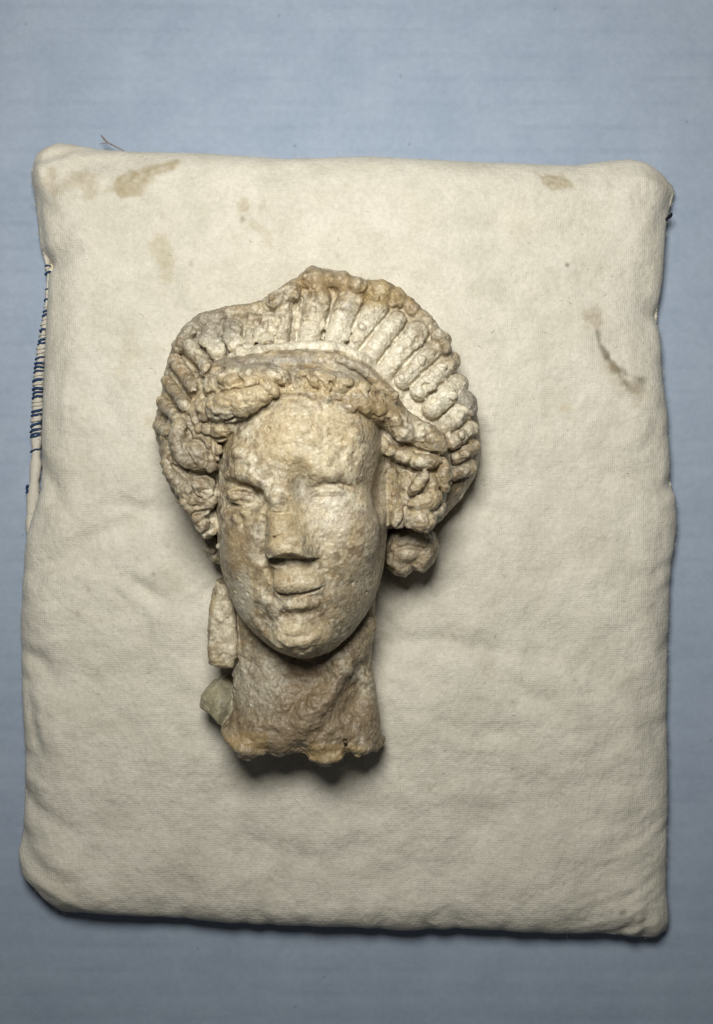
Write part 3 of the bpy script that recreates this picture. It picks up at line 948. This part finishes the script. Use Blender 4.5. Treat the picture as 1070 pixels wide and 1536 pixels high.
stroke([(470, 748), (496, 746), (522, 746)], [1.5, 1.9, 1.4], off=0.5, k=2.5, carve=True)
stroke([(466, 737), (484, 729), (508, 727), (528, 733)], [2.0, 2.6, 2.4, 1.6], off=1.0, k=5, carve=True)
stroke([(478, 764), (505, 768), (532, 760)], [2.5, 4, 2.5], off=2.0, k=6, carve=True)
stroke([(346, 725), (362, 727), (384, 730), (398, 741)], [1.8, 2.2, 3.2, 4.0], off=1.2, k=3.5, carve=True)
stroke([(348, 713), (364, 710), (384, 715), (406, 729)], [6, 10, 10, 6], off=-2.5, k=6)
ellip(376, 771, -7, (21, 12, 12), k=6); ellip(374, 769, -2, (11, 8, 7), k=4); ellip(343, 769, -7, (13, 11, 12), k=6)
stroke([(346, 757), (364, 762), (390, 760)], [2.6, 3.0, 2.4], off=0.2, k=3, carve=True)
stroke([(358, 758), (367, 778), (371, 806)], [3.5, 4.8, 3], off=1.3, k=6, carve=True)
ellip(398, 743, 7, (7, 11, 11), k=4, carve=True)
# cheeks
ellip(520, 800, -24, (50, 55, 30), k=22); ellip(362, 815, -20, (30, 50, 26), k=18); ellip(392, 800, -17, (16, 42, 22), k=12)
# nose, its tip lost
NOSE = part('nose', FACE)
nose_rows = [(690, 416, 450, 232, 262), (715, 413, 446, 232, 270), (740, 409, 443, 232, 277), (765, 405, 451, 232, 285), (785, 403, 459, 232, 292), (805, 402, 467, 232, 297), (820, 402, 473, 232, 300), (833, 403, 476, 232, 299)]
ellip(452, 798, -15, (24, 40, 20), k=18)
profile(nose_rows, 2.2, NOSE, k=12)
ellip(437, 850, 0, (30, 19, 22), k=2, carve=True, z=296)        # broken underside, arched
stroke([(402, 756), (400, 790), (399, 838)], [2.4, 3.0, 4.5], off=0, k=6, carve=True)
ellip(421, 752, -3, (11, 9, 8), k=4); stroke([(408, 768), (425, 771), (440, 767)], 2.0, off=0.3, k=2.5, carve=True); stroke([(404, 803), (415, 806), (428, 801)], 1.6, off=0.3, k=2, carve=True)
ellip(415, 788, -8, (10, 13, 10), k=5); ellip(446, 808, -9, (14, 13, 11), k=5); ellip(417, 820, -9, (14, 9, 11), k=5); ellip(457, 822, -8, (10, 8, 10), k=4); ellip(433, 782, -8, (11, 10, 10), k=5)
stroke([(412, 846), (424, 850), (440, 847)], [2.5, 3.2, 2], off=1.5, k=3)
# mouth
carve_e(410, 874, 14, (12, 20, 16), 12, 10); carve_e(488, 868, 18, (16, 18, 20), 12)
UL = part('upper_lip', FACE); LL = part('lower_lip', FACE); CHIN = part('chin', FACE)
ellip(441, 858, -8, (15, 14, 9), k=12); ellip(447, 874, -6, (34, 13, 11), k=12, label=UL); ellip(430, 874, -7, (13, 10, 10), k=7); ellip(460, 873, -7, (15, 9, 9), k=7)
ellip(452, 905, -9, (25, 11, 14), k=7, label=LL, ang=-4)
stroke([(438, 850), (440, 866)], [2.5, 2.0], off=1.2, k=4, carve=True)
stroke([(415, 882), (426, 889), (446, 889), (464, 885), (484, 878)], [3.2, 3.4, 3.2, 3.0, 2.0], off=-1.8, k=1.8, carve=True)
ellip(436, 903, -4, (7, 7, 6), k=3); ellip(456, 903, -4, (9, 7, 6), k=3)
stroke([(428, 922), (450, 921), (474, 916)], [4, 5.5, 4], off=4, k=9, carve=True)
stroke([(405, 852), (411, 868), (409, 888)], [3, 4, 3], off=2, k=6, carve=True)
ellip(449, 952, -16, (42, 27, 25), k=12, label=CHIN)
for u, v, r_ in [(434, 955, 10), (455, 960, 12), (472, 952, 9), (442, 942, 11)]:
    ellip(u, v, -r_ * 0.6, (r_ * 1.3, r_ * 0.8, r_ * 0.9), k=3, ang=rng.uniform(-30, 30))
carve_e(400, 925, 10, (16, 26, 15), 10, -20)
# ---- hair
def lock(pts, rad, off=0, k=3.0, knots=0.14, pitch=11, **kw):
    stroke(pts, rad, off, k, part('lock', HAIR), knots=knots, pitch=pitch, **kw)
stroke([(352, 556), (400, 548), (450, 545), (500, 549), (545, 570), (575, 596)], [11, 13, 13, 14, 14, 11], off=[-9, -9, -8, -3, 0, 0], k=8, label=HAIR)     # smooth crown of the hair
lock([(508, 545), (540, 556), (566, 580), (585, 600)], [4, 7, 7, 5], off=2, knots=0.05)
lock([(328, 584, 222), (350, 578, 243), (380, 573, 254), (412, 569, 258), (438, 577, 256)], [14, 17.5, 17, 14, 8], pitch=30, knots=0.14, k=2)
for u, v, r_ in [(340, 572, 8), (352, 584, 8), (372, 566, 8), (396, 562, 9), (410, 574, 8), (384, 580, 7)]:
    ellip(u, v, -3, (r_ * 1.2, r_, r_ * 0.8), k=3)
lock([(438, 580, 254), (465, 575, 257), (490, 577, 257), (515, 580, 255), (540, 588, 248), (568, 603, 236)], [9, 12, 13, 12, 11, 8], pitch=16, knots=0.17, k=2)
lock([(312, 622, 222), (322, 619, 234), (340, 615, 247), (364, 609, 258), (388, 602, 264), (411, 592, 264)], [13, 18, 21, 20, 17, 9], pitch=16, knots=0.13, k=2)
lock([(306, 602, 208), (301, 620, 212), (303, 640, 214), (314, 651, 220), (334, 650, 232), (356, 640, 246)], [11, 14, 15, 16, 14, 8], pitch=14, knots=0.12, k=2)
lock([(425, 594, 262), (455, 594, 264), (500, 599, 262), (545, 608, 252), (588, 626, 232)], [7, 8, 9, 10, 9], pitch=40, knots=0.03)
lock([(500, 608, 256), (540, 612, 246), (575, 622, 230), (602, 640, 216), (618, 656, 206)], [9, 15, 18, 18, 13], pitch=40, knots=0.02)
stroke([(318, 598), (330, 595), (350, 594), (375, 589), (400, 581)], [4, 4.5, 4, 3, 2], off=-3, k=2, carve=True)
stroke([(345, 547), (325, 560), (308, 580), (294, 602)], [4, 5.5, 6, 5], off=-3, k=3, carve=True)
stroke([(430, 588), (470, 589), (520, 595), (568, 611)], [2.2, 3.2, 3.2, 2], off=-1.2, k=2, carve=True)
stroke([(336, 636), (358, 631), (372, 632)], [2.5, 3, 2], off=-2, k=2, carve=True)
stroke([(362, 640), (380, 630), (404, 614), (416, 604)], [3, 4, 4, 2], off=-2, k=3, carve=True)
stroke([(330, 556), (350, 560), (400, 554), (440, 562)], [2.5, 3, 3, 2], off=-1, k=3, carve=True)
for _ in range(46):
    t_ = rng.uniform(0, 1); u = 345 + 250 * t_; v = 548 + 46 * t_ ** 1.5 + rng.uniform(-4, 52) * (1 - 0.4 * t_)
    if v > 600 + 14 * t_: continue
    r_ = rng.uniform(5, 9.5); ellip(u, v, -r_ * rng.uniform(0.45, 0.75), (r_ * 1.5, r_, r_ * 0.9), k=2.5, ang=rng.uniform(-20, 50))
for _ in range(16):
    t_ = rng.uniform(0, 1); u = 350 + 235 * t_; v = 568 + 40 * t_ ** 1.5
    stroke([(u - 5, v - 9), (u + rng.uniform(-3, 3), v), (u + 6, v + 9)], [1.5, 2.2, 1.5], off=0, k=2, carve=True)
for _ in range(26):
    t_ = rng.uniform(0, 1); u = 520 + 105 * t_; v = 606 + 52 * t_ ** 1.4 + rng.uniform(-9, 10)
    r_ = rng.uniform(5, 9); ellip(u, v, -r_ * rng.uniform(0.45, 0.75), (r_ * 1.5, r_, r_ * 0.9), k=2.5, ang=rng.uniform(10, 70))
# left side curls
lock([(276, 640), (272, 662), (278, 684), (288, 695)], [10, 12, 11, 9], off=3, knots=0.05)
C1 = part('lock', HAIR); ellip(300, 684, 0, (25, 23, 20), k=4, label=C1, ang=20)
for q in range(3): stroke([(282 + 9 * q, 672 + 3 * q), (292 + 8 * q, 690 - 3 * q), (300 + 9 * q, 700 - 6 * q)], 1.8, off=0, k=2, carve=True)
lock([(320, 664), (328, 680), (324, 700)], [7, 8, 6], off=3)
lock([(256, 692), (264, 712), (276, 730), (288, 748)], [8, 10, 10, 8], off=1, knots=0.1)
C2 = part('lock', HAIR); ellip(306, 737, 0, (24, 22, 20), k=4, label=C2, ang=-10)
for q in range(3): stroke([(288 + 8 * q, 730 + q), (298 + 7 * q, 744 - 3 * q), (312 + 5 * q, 752 - 8 * q)], 1.8, off=0, k=2, carve=True)
lock([(284, 754), (298, 766), (312, 764), (322, 752)], [7, 9, 9, 7], off=1)
lock([(304, 778), (312, 790), (318, 800)], [8, 10, 8], off=2); lock([(322, 772), (328, 785), (324, 796)], [6, 8, 6], off=3)
for pts, r_ in [([(258, 655), (262, 690)], 3), ([(278, 702), (300, 713), (328, 711)], 6.0), ([(318, 664), (340, 660)], 3.5), ([(268, 700), (290, 720), (296, 740)], 3.5), ([(296, 770), (318, 766)], 3), ([(288, 628), (296, 650), (322, 660)], 3.4), ([(325, 660), (330, 700), (328, 745)], 3.5)]:
    stroke(pts, r_, off=-1, k=3, carve=True)
LOW = part('lock', HAIR)
slab([(302, 770), (334, 770), (340, 845), (326, 842), (317, 832), (310, 812)], 72, 148, 14, LOW, k=5)
ellip(320, 815, -3, (9, 17, 9), k=3, ang=10); ellip(327, 833, -3, (8, 8, 8), k=3)
# right side curls
carve_e(590, 735, 16, (16, 42, 22), 12, 8)                    # hollow between cheek and curls
def lobe(u, v, w, hgt, up, ang, off=0.0, k=3.5):
    ellip(u, v, off, (w, hgt, up), k=k, label=part('lock', HAIR), ang=ang)
lobe(634, 660, 34, 19, 22, 32, 2); lobe(604, 650, 22, 13, 14, 25, 0)
lobe(574, 671, 8, 12, 10, -15, 3)
lobe(604, 685, 17, 11, 13, 10, 3); lobe(635, 694, 22, 11, 14, -4, 4); lobe(588, 680, 8, 8, 8, 0, 2)
lobe(660, 714, 10, 24, 15, -6, 4); lobe(625, 726, 9, 20, 13, 38, 5); lobe(643, 732, 10, 18, 12, 10, 2)
lobe(636, 752, 24, 16, 16, -20, 0); lobe(622, 775, 24, 13, 15, -12, 1); lobe(596, 776, 11, 15, 10, 12, -1); lobe(652, 764, 14, 10, 12, -35, 0)
for pts, r_ in [([(598, 698), (622, 707), (650, 706)], 3.6), ([(648, 680), (668, 690)], 3.0), ([(612, 746), (622, 742), (634, 736)], 2.8), ([(606, 760), (605, 775), (598, 790)], 3.2), ([(575, 788), (596, 795), (608, 786)], 4.5), ([(610, 668), (630, 678), (655, 682)], 3.0), ([(672, 680), (674, 710), (668, 745)], 3.2)]:
    stroke(pts, r_, off=-1.5, k=2.5, carve=True)
# bun of hair beside the jaw
BUN = part('hair_bun', HAIR)
slab([(584, 800), (602, 788), (632, 786), (650, 798), (656, 820), (648, 842), (634, 856), (618, 852), (606, 864), (590, 860), (578, 848), (576, 822)], 68, 172, 30, BUN, k=9, dome=4)
for u, v, r_ in [(608, 790, 15), (634, 786, 16), (652, 776, 12), (588, 796, 10)]:
    ellip(u, v, -6, (r_ * 1.2, r_, r_), k=5)
for u, v, r_, w_, an in [(606, 806, 12, 24, -35), (634, 806, 12, 20, 40), (640, 830, 10, 17, -60), (612, 830, 12, 22, -20), (592, 846, 10, 15, 20), (629, 848, 8, 11, 70), (603, 856, 8, 10, 0)]:
    ellip(u, v, -r_ * 0.5, (w_, r_, r_ * 0.9), k=4, ang=an)
stroke([(596, 822), (612, 818), (630, 822)], 2.4, off=-0.5, k=3, carve=True); stroke([(618, 842), (622, 860)], 3, off=-2, k=3, carve=True)
# worn nodules over all the hair
for _ in range(200):
    if rng.random() < 0.7: u, v = rng.uniform(245, 335), rng.uniform(600, 830)
    else: u, v = rng.uniform(575, 700), rng.uniform(630, 860)
    z_ = zsurf(u, v, -1)
    if z_ < 100: continue
    r_ = rng.uniform(3.0, 6.5); ellip(u, v, -r_ * rng.uniform(0.6, 0.85), (r_ * 1.4, r_, r_ * 0.9), k=2.0, ang=rng.uniform(0, 180))
for _ in range(70):
    u, v = rng.uniform(320, 600), rng.uniform(555, 640)
    if abs(v - (545 + 0.0012 * (u - 460) ** 2)) > 70: continue
    r_ = rng.uniform(2.2, 4.6); ellip(u, v, -r_ * rng.uniform(0.55, 0.85), (r_ * 1.5, r_, r_ * 0.9), k=2.2, ang=rng.uniform(-30, 30))

# ---- neck: tendon, hanging lock, filled hole, broken base
stroke([(550, 935), (534, 966), (512, 998), (484, 1040), (458, 1080)], [14, 18, 19, 18, 12], off=-5, k=16)
carve_e(538, 1028, 22, (26, 60, 34), 22, 30); carve_e(455, 1010, 16, (46, 30, 22), 16)
carve_e(380, 985, 14, (14, 36, 18), 10, -12)
for _ in range(170):
    u, v = rng.uniform(350, 565), rng.uniform(960, 1120)
    r_ = rng.uniform(4, 10); ellip(u, v, -r_ * 0.9, (r_ * 1.3, r_, r_), k=4, ang=rng.uniform(0, 180))
TRESS = part('tress', HAIR)
slab([(334, 866), (352, 880), (362, 920), (366, 960), (356, 992), (336, 992), (322, 986), (320, 950), (323, 905), (328, 880)], 68, 164, 9, TRESS, k=3)
for u, v, r_ in [(338, 888, 10), (345, 912, 11), (334, 925, 9), (342, 950, 12), (332, 968, 9), (350, 975, 10)]:
    ellip(u, v, -r_ * 0.75, (r_, r_ * 1.3, r_), k=3)
carve_e(350, 1003, 4, (17, 9, 30), 3, -10)
stroke([(362, 985), (345, 1000), (330, 1004)], [4, 5, 5], off=-6, k=3, carve=True)
PLUG = part('plug', NECK)
slab([(318, 1022), (338, 1014), (362, 1028), (366, 1058), (350, 1082), (330, 1086), (313, 1077), (304, 1056), (307, 1036)], 64, 150, 26, PLUG, k=2, dome=8)
stroke([(336, 1022), (333, 1050), (327, 1080)], [5, 8, 5], off=-4, k=8, label=PLUG)
stroke([(355, 1030), (352, 1055), (344, 1080)], [1.8, 2, 1.8], off=0.3, k=2, carve=True)
# ragged break at the base
base_pts = [(300, 1080), (322, 1086), (332, 1100), (345, 1116), (360, 1128), (376, 1132), (398, 1127), (418, 1128), (440, 1121), (458, 1127), (474, 1138), (492, 1141), (508, 1139), (518, 1128), (527, 1125), (536, 1131), (548, 1128), (560, 1124), (574, 1116), (580, 1105), (600, 1100)]
bx_ = np.array([P(u, v, 170)[0] for u, v in base_pts]); by_ = np.array([P(u, v, 170)[1] for u, v in base_pts])
yc = np.interp(gx, bx_, by_)[:, None, None]
j1 = int((P(0, 1040, 170)[1] - Y0) / VH)
under = np.where(gz < 172, (172 - gz) * 0.26, (gz - 172) * 1.1)[None, None, :]
wob = 4.5 * np.sin(gx / 9.0)[:, None, None] * np.sin(gz / 11.0 + 1)[None, None, :]
i1 = int((P(590, 0, 170)[0] - X0) / VH)
dcut = (yc + under + wob - gy[None, :j1, None]).astype(np.float32)
v_ = vol[:, :j1]; h_ = np.maximum(7 - np.abs(v_ - dcut), 0) / 7
vol[:, :j1] = np.maximum(v_, dcut) + h_ * h_ * 7 * 0.25
del v_, h_, dcut
stroke([(340, 1092), (352, 1108), (372, 1122), (396, 1122)], [5, 7, 7.5, 5], off=-1, k=6)
stroke([(470, 1130), (492, 1134), (510, 1128)], [5, 7, 5], off=-1, k=6)
stroke([(524, 1112), (532, 1118), (556, 1116), (572, 1106)], [4, 6, 8, 7], off=-2, k=5)
stroke([(518, 1105), (520, 1118), (516, 1134)], [2, 3, 4], off=-1, k=3, carve=True)
ellip(569, 1108, -6, (9, 11, 12), k=5); ellip(568, 1046, -8, (7, 12, 10), k=5)

# ---- surface nets: volume -> one skin
def surface_nets():
    ins = vol < 0
    cnt = np.zeros((nX - 1, nY - 1, nZ - 1), np.uint8)
    offs = [(i, j, k) for i in (0, 1) for j in (0, 1) for k in (0, 1)]
    for i, j, k in offs:
        cnt += ins[i:nX - 1 + i, j:nY - 1 + j, k:nZ - 1 + k]
    act = np.nonzero((cnt > 0) & (cnt < 8))
    n = len(act[0])
    vid = np.full(cnt.shape, -1, np.int32); vid[act] = np.arange(n)
    cv = {o: vol[act[0] + o[0], act[1] + o[1], act[2] + o[2]] for o in offs}
    acc = np.zeros((n, 3), np.float32); num = np.zeros(n, np.float32)
    for o in offs:
        for ax in range(3):
            if o[ax] == 0:
                o2 = list(o); o2[ax] = 1; o2 = tuple(o2)
                a, b_ = cv[o], cv[o2]
                m = (a < 0) != (b_ < 0)
                t_ = np.where(m, a / np.where(m, a - b_, 1), 0)
                for c in range(3):
                    acc[:, c] += np.where(m, (t_ if c == ax else o[c]), 0)
                num += m
    pos = acc / num[:, None] + np.stack(act, 1)
    pos = pos * VH + np.array([X0, Y0, Z0], np.float32)
    l_ = lab[act]
    quads_ = []
    for ax in range(3):
        s0 = [slice(1, -1)] * 3; s0[ax] = slice(0, -1)
        s1 = [slice(1, -1)] * 3; s1[ax] = slice(1, None)
        a = ins[tuple(s0)]; b_ = ins[tuple(s1)]
        e = np.nonzero(a != b_)
        fl = a[e]
        c = [e[i] + (0 if i == ax else 1) for i in range(3)]
        o1, o2 = (ax + 1) % 3, (ax + 2) % 3
        def vat(d1, d2):
            q = [c[0], c[1], c[2]]; q[o1] = q[o1] + d1; q[o2] = q[o2] + d2
            return vid[q[0], q[1], q[2]]
        f = np.stack([vat(-1, -1), vat(0, -1), vat(0, 0), vat(-1, 0)], 1)
        f[~fl] = f[~fl][:, ::-1]
        quads_.append(f)
    return pos, np.concatenate(quads_), l_


hv_, hq_, hl_ = surface_nets()


def vnormals(v, q):
    fn = np.cross(v[q[:, 2]] - v[q[:, 0]], v[q[:, 3]] - v[q[:, 1]])
    n = np.zeros_like(v)
    for i in range(4):
        for c in range(3):
            n[:, c] += np.bincount(q[:, i], fn[:, c], len(v))
    return n / (np.linalg.norm(n, axis=1)[:, None] + 1e-9)


def relax(v, q, it, w):
    for _ in range(it):
        s_ = np.zeros_like(v); c_ = np.zeros(len(v))
        for a, b_ in ((0, 1), (1, 2), (2, 3), (3, 0)):
            for i, j in ((a, b_), (b_, a)):
                c_ += np.bincount(q[:, i], minlength=len(v))
                for k in range(3):
                    s_[:, k] += np.bincount(q[:, i], v[q[:, j], k], len(v))
        v = v + w * (s_ / c_[:, None] - v)
    return v


hv_ = relax(hv_, hq_, 1, 0.5)
hv_[:, 2] = 58 + (hv_[:, 2] - 58) * 1.2               # full depth of the head
low_ = relax(hv_, hq_, 14, 0.5)
dv = hv_ - low_                                      # crisper crests and creases
ln_ = np.linalg.norm(dv, axis=1)[:, None]
shp_ = np.where(np.array([PARTS[i][1] or i for i in range(1, len(PARTS) + 1)])[np.maximum(hl_, 1) - 1] <= DIADEM, 0.65, 1.0)[:, None]
hv_ = hv_ + shp_ * dv * np.minimum(1, 3.2 / (ln_ + 1e-6))
nr = vnormals(hv_, hq_)
# regional coordinates back in photo units, for placing wear and colour
zs_ = hv_[:, 2]; su = sc_at(zs_)
hu = hv_[:, 0] / su + CX; hw_ = CY - hv_[:, 1] / su
top_of = np.array([PARTS[i][1] or i for i in range(1, len(PARTS) + 1)] , np.int32)
root_id = np.concatenate([[FACE], top_of])[hl_]
isface = root_id == FACE; isneck = root_id == NECK; ishair = root_id == HAIR; isdia = root_id == DIADEM
isplug = hl_ == PLUG
p3 = hv_.astype(np.float32)
amp = np.select([isplug, isface, isneck, ishair, isdia], [0.12, 0.55, 0.95, 0.95, 0.95], 1.0)
# the right cheek and jaw kept a smoother skin, brow and left cheek are pitted
amp *= 1 + 0.5 * np.clip(fbm(p3, 60, 2, 3.3), -0.6, 0.8)
dsp = (1.9 * (billow(p3, 11, 1.0) - 0.28) + 1.3 * (billow(p3, 6.5, 7.0) - 0.28) + 1.1 * fbm(p3, 26, 2, 21.0) + 0.35 * perlin(p3[:, 0] / 3.6, p3[:, 1] / 3.6, p3[:, 2] / 3.6))
# cracks
cr = np.abs(fbm(p3, 38, 3, 77.0)); dsp -= 0.5 * np.exp(-(cr / 0.022) ** 2) * (fbm(p3, 70, 2, 13.0) > 0.05)
hv_ = hv_ + nr * (amp * dsp)[:, None]
nr = vnormals(hv_, hq_)

# ---- colour of the fired clay, the lime crust and the soil, plus painted shade on the face
def c3(x): return np.array(x, np.float32)[None]
def blend(c, to, a): return c * (1 - a[:, None]) + c3(to) * a[:, None]
colr = np.tile(c3((0.52, 0.45, 0.345)), (len(hv_), 1))
na = fbm(p3, 55, 4, 41.0); nb_ = fbm(p3, 22, 4, 61.0); nc = fbm(p3, 12, 3, 81.0); ne = fbm(p3, 34, 4, 91.0)
colr = blend(colr, (0.56, 0.48, 0.345), 0.6 * smooth01(-0.05, 0.35, nb_) * (isface | ishair))        # ochre worn clay
colr = blend(colr, (0.69, 0.65, 0.575), 0.6 * smooth01(-0.02, 0.30, na + 0.5 * nc))                  # pale lime crust
colr = blend(colr, (0.36, 0.325, 0.28), 0.5 * smooth01(0.08, 0.40, ne + 0.35 * nc))                     # grey soil film
colr = blend(colr, (0.36, 0.255, 0.155), 0.45 * smooth01(0.18, 0.45, -nb_ + 0.4 * nc))                    # brown patches


nf = fbm(p3, 7, 3, 101.0); ng = fbm(p3, 15, 4, 111.0)
colr = blend(colr, (0.72, 0.68, 0.60), 0.42 * smooth01(0.10, 0.38, nf + 0.5 * na))
colr = blend(colr, (0.23, 0.18, 0.13), 0.45 * smooth01(0.10, 0.42, ng - 0.5 * nf))


def reg(u, v, a, b_, soft=0.35):
    d = np.sqrt(((hu - u) / a) ** 2 + ((hw_ - v) / b_) ** 2) + 0.28 * nb_ + 0.18 * nc
    return smooth01(1 + soft, 1 - soft, d)


colr = blend(colr, (0.82, 0.79, 0.725), 0.62 * isdia * reg(525, 525, 105, 62))                    # crust on the inner diadem
colr = blend(colr, (0.82, 0.79, 0.72), 0.65 * isdia * reg(640, 590, 60, 60))
colr = blend(colr, (0.80, 0.765, 0.69), 0.6 * isdia * reg(370, 518, 70, 26))
colr = blend(colr, (0.36, 0.335, 0.30), 0.62 * reg(400, 543, 70, 12) * ishair)                              # grey film on the crown of the hair
colr = blend(colr, (0.42, 0.385, 0.34), 0.55 * reg(540, 556, 45, 14) * ishair)
colr = blend(colr, (0.38, 0.355, 0.32), 0.55 * isdia * reg(310, 490, 60, 26))
colr = blend(colr, (0.35, 0.33, 0.30), 0.75 * (hl_ == [i for i, q in PARTS.items() if q[0] == 'chip'][0]))
colr = blend(colr, (0.54, 0.435, 0.26), 0.5 * reg(575, 440, 40, 22) * isdia)
colr = blend(colr, (0.46, 0.36, 0.23), 0.5 * reg(490, 425, 45, 16) * isdia)
colr = blend(colr, (0.72, 0.635, 0.475), 0.5 * reg(462, 665, 74, 56, 0.6) * isface)                               # ochre forehead
colr = blend(colr, (0.58, 0.50, 0.36), 0.5 * reg(432, 800, 34, 40, 0.6) * isface)                               # nose
colr = blend(colr, (0.78, 0.735, 0.66), 0.42 * reg(490, 785, 36, 45) * isface)                                 # lime on the right cheek
colr = blend(colr, (0.41, 0.335, 0.235), 0.65 * reg(356, 835, 22, 38) * isface)                                # brown left cheek
colr = blend(colr, (0.41, 0.385, 0.35), 0.55 * reg(455, 735, 18, 24) * isface)  # shade of the eye hollow beside the nose, painted grey
colr = blend(colr, (0.43, 0.395, 0.345), 0.6 * reg(566, 740, 26, 110) * isface)                               # side shading of the right temple, painted as grey
colr = blend(colr, (0.42, 0.38, 0.32), 0.5 * reg(535, 900, 38, 50) * isface)  # right jaw, the same side shading put into the colour
colr = blend(colr, (0.66, 0.575, 0.43), 0.5 * reg(450, 955, 46, 24) * isface)
colr = blend(colr, (0.57, 0.49, 0.365), 0.6 * reg(447, 868, 40, 22) * isface)
colr = blend(colr, (0.72, 0.69, 0.63), 0.6 * reg(365, 900, 16, 40) * isface)
colr = blend(colr, (0.60, 0.51, 0.36), 0.55 * reg(375, 590, 66, 26) * ishair)
colr = blend(colr, (0.60, 0.51, 0.36), 0.55 * reg(500, 580, 62, 12) * ishair)
colr = blend(colr, (0.40, 0.315, 0.20), 0.75 * reg(540, 612, 62, 17) * ishair)
colr = blend(colr, (0.41, 0.335, 0.25), 0.75 * isneck * reg(470, 1085, 150, 48))
colr = blend(colr, (0.39, 0.31, 0.225), 0.6 * isneck * reg(470, 1030, 50, 40))
colr = blend(colr, (0.62, 0.58, 0.51), 0.6 * isneck * reg(385, 1020, 40, 45))
colr = blend(colr, (0.58, 0.45, 0.27), 0.6 * isneck * reg(365, 1112, 36, 14))
colr = blend(colr, (0.60, 0.47, 0.27), 0.5 * isneck * reg(500, 1130, 60, 14))
colr = blend(colr, (0.72, 0.67, 0.58), 0.6 * reg(338, 935, 20, 55) * (root_id == HAIR))
colr = blend(colr, (0.36, 0.325, 0.28), 0.45 * reg(280, 690, 40, 70) * ishair)
colr = blend(colr, (0.40, 0.345, 0.28), 0.45 * reg(615, 825, 42, 40) * ishair)
pl = np.tile(c3((0.47, 0.44, 0.345)), (len(hv_), 1)) * (1 + 0.25 * nb_ + 0.15 * nc)[:, None]
pl = np.where((hu > 329 + 8 * nb_)[:, None], pl * c3((0.92, 0.93, 0.98)), pl)
colr = np.where(isplug[:, None], pl, colr)
colr = np.clip(colr ** 1.45 * c3((1.06, 1.085, 1.05)) * np.where(isneck & ~isplug, 0.82, 1.0)[:, None], 0.02, 0.80)

# ---- cut the skin into parts, keeping one continuous shading
for _ in range(3):                                    # tidy the borders between parts
    fl_ = hl_[hq_]
    for i in range(4):
        a, b_, c = fl_[:, i], fl_[:, (i + 1) % 4], fl_[:, (i + 3) % 4]
        m = (b_ == c) & (a != b_) & (fl_[:, (i + 2) % 4] == b_)
        hl_[hq_[m, i]] = b_[m]
flab = hl_[hq_[:, 0]]
head = empty('terracotta_head', (-70 * U, -10 * U, 58 * U))
tag(head, 'worn terracotta female head with fluted diadem and broken neck lying on the cushion', 'sculpture')
hloc = np.array([-70.0, -10.0, 58.0], np.float32)
objs = {}
sizes = np.bincount(flab, minlength=len(PARTS) + 1)
for pid, (nm, par) in PARTS.items():
    if sizes[pid] == 0 and par == 0: print('EMPTY PART', nm)
    if sizes[pid] < 40 and par: 
        flab[flab == pid] = par
flab[flab == 0] = FACE
for pid, (nm, par) in PARTS.items():
    fs_ = hq_[flab == pid]
    if len(fs_) == 0: continue
    used, inv = np.unique(fs_, return_inverse=True)
    inv = inv.reshape(fs_.shape)
    o = mesh_obj(nm, (hv_[used] - hloc) * U, inv, M_TERRA, objs[par] if par else head, colors=colr[used], normals=nr[used])
    objs[pid] = o
tag(objs[PLUG], label='smooth grey green plug in the left edge of the neck')
tag(objs[TRESS], label='pale broken tress hanging beside the neck')
tag(objs[NOSE], label='nose with its tip broken off')
del vol, lab
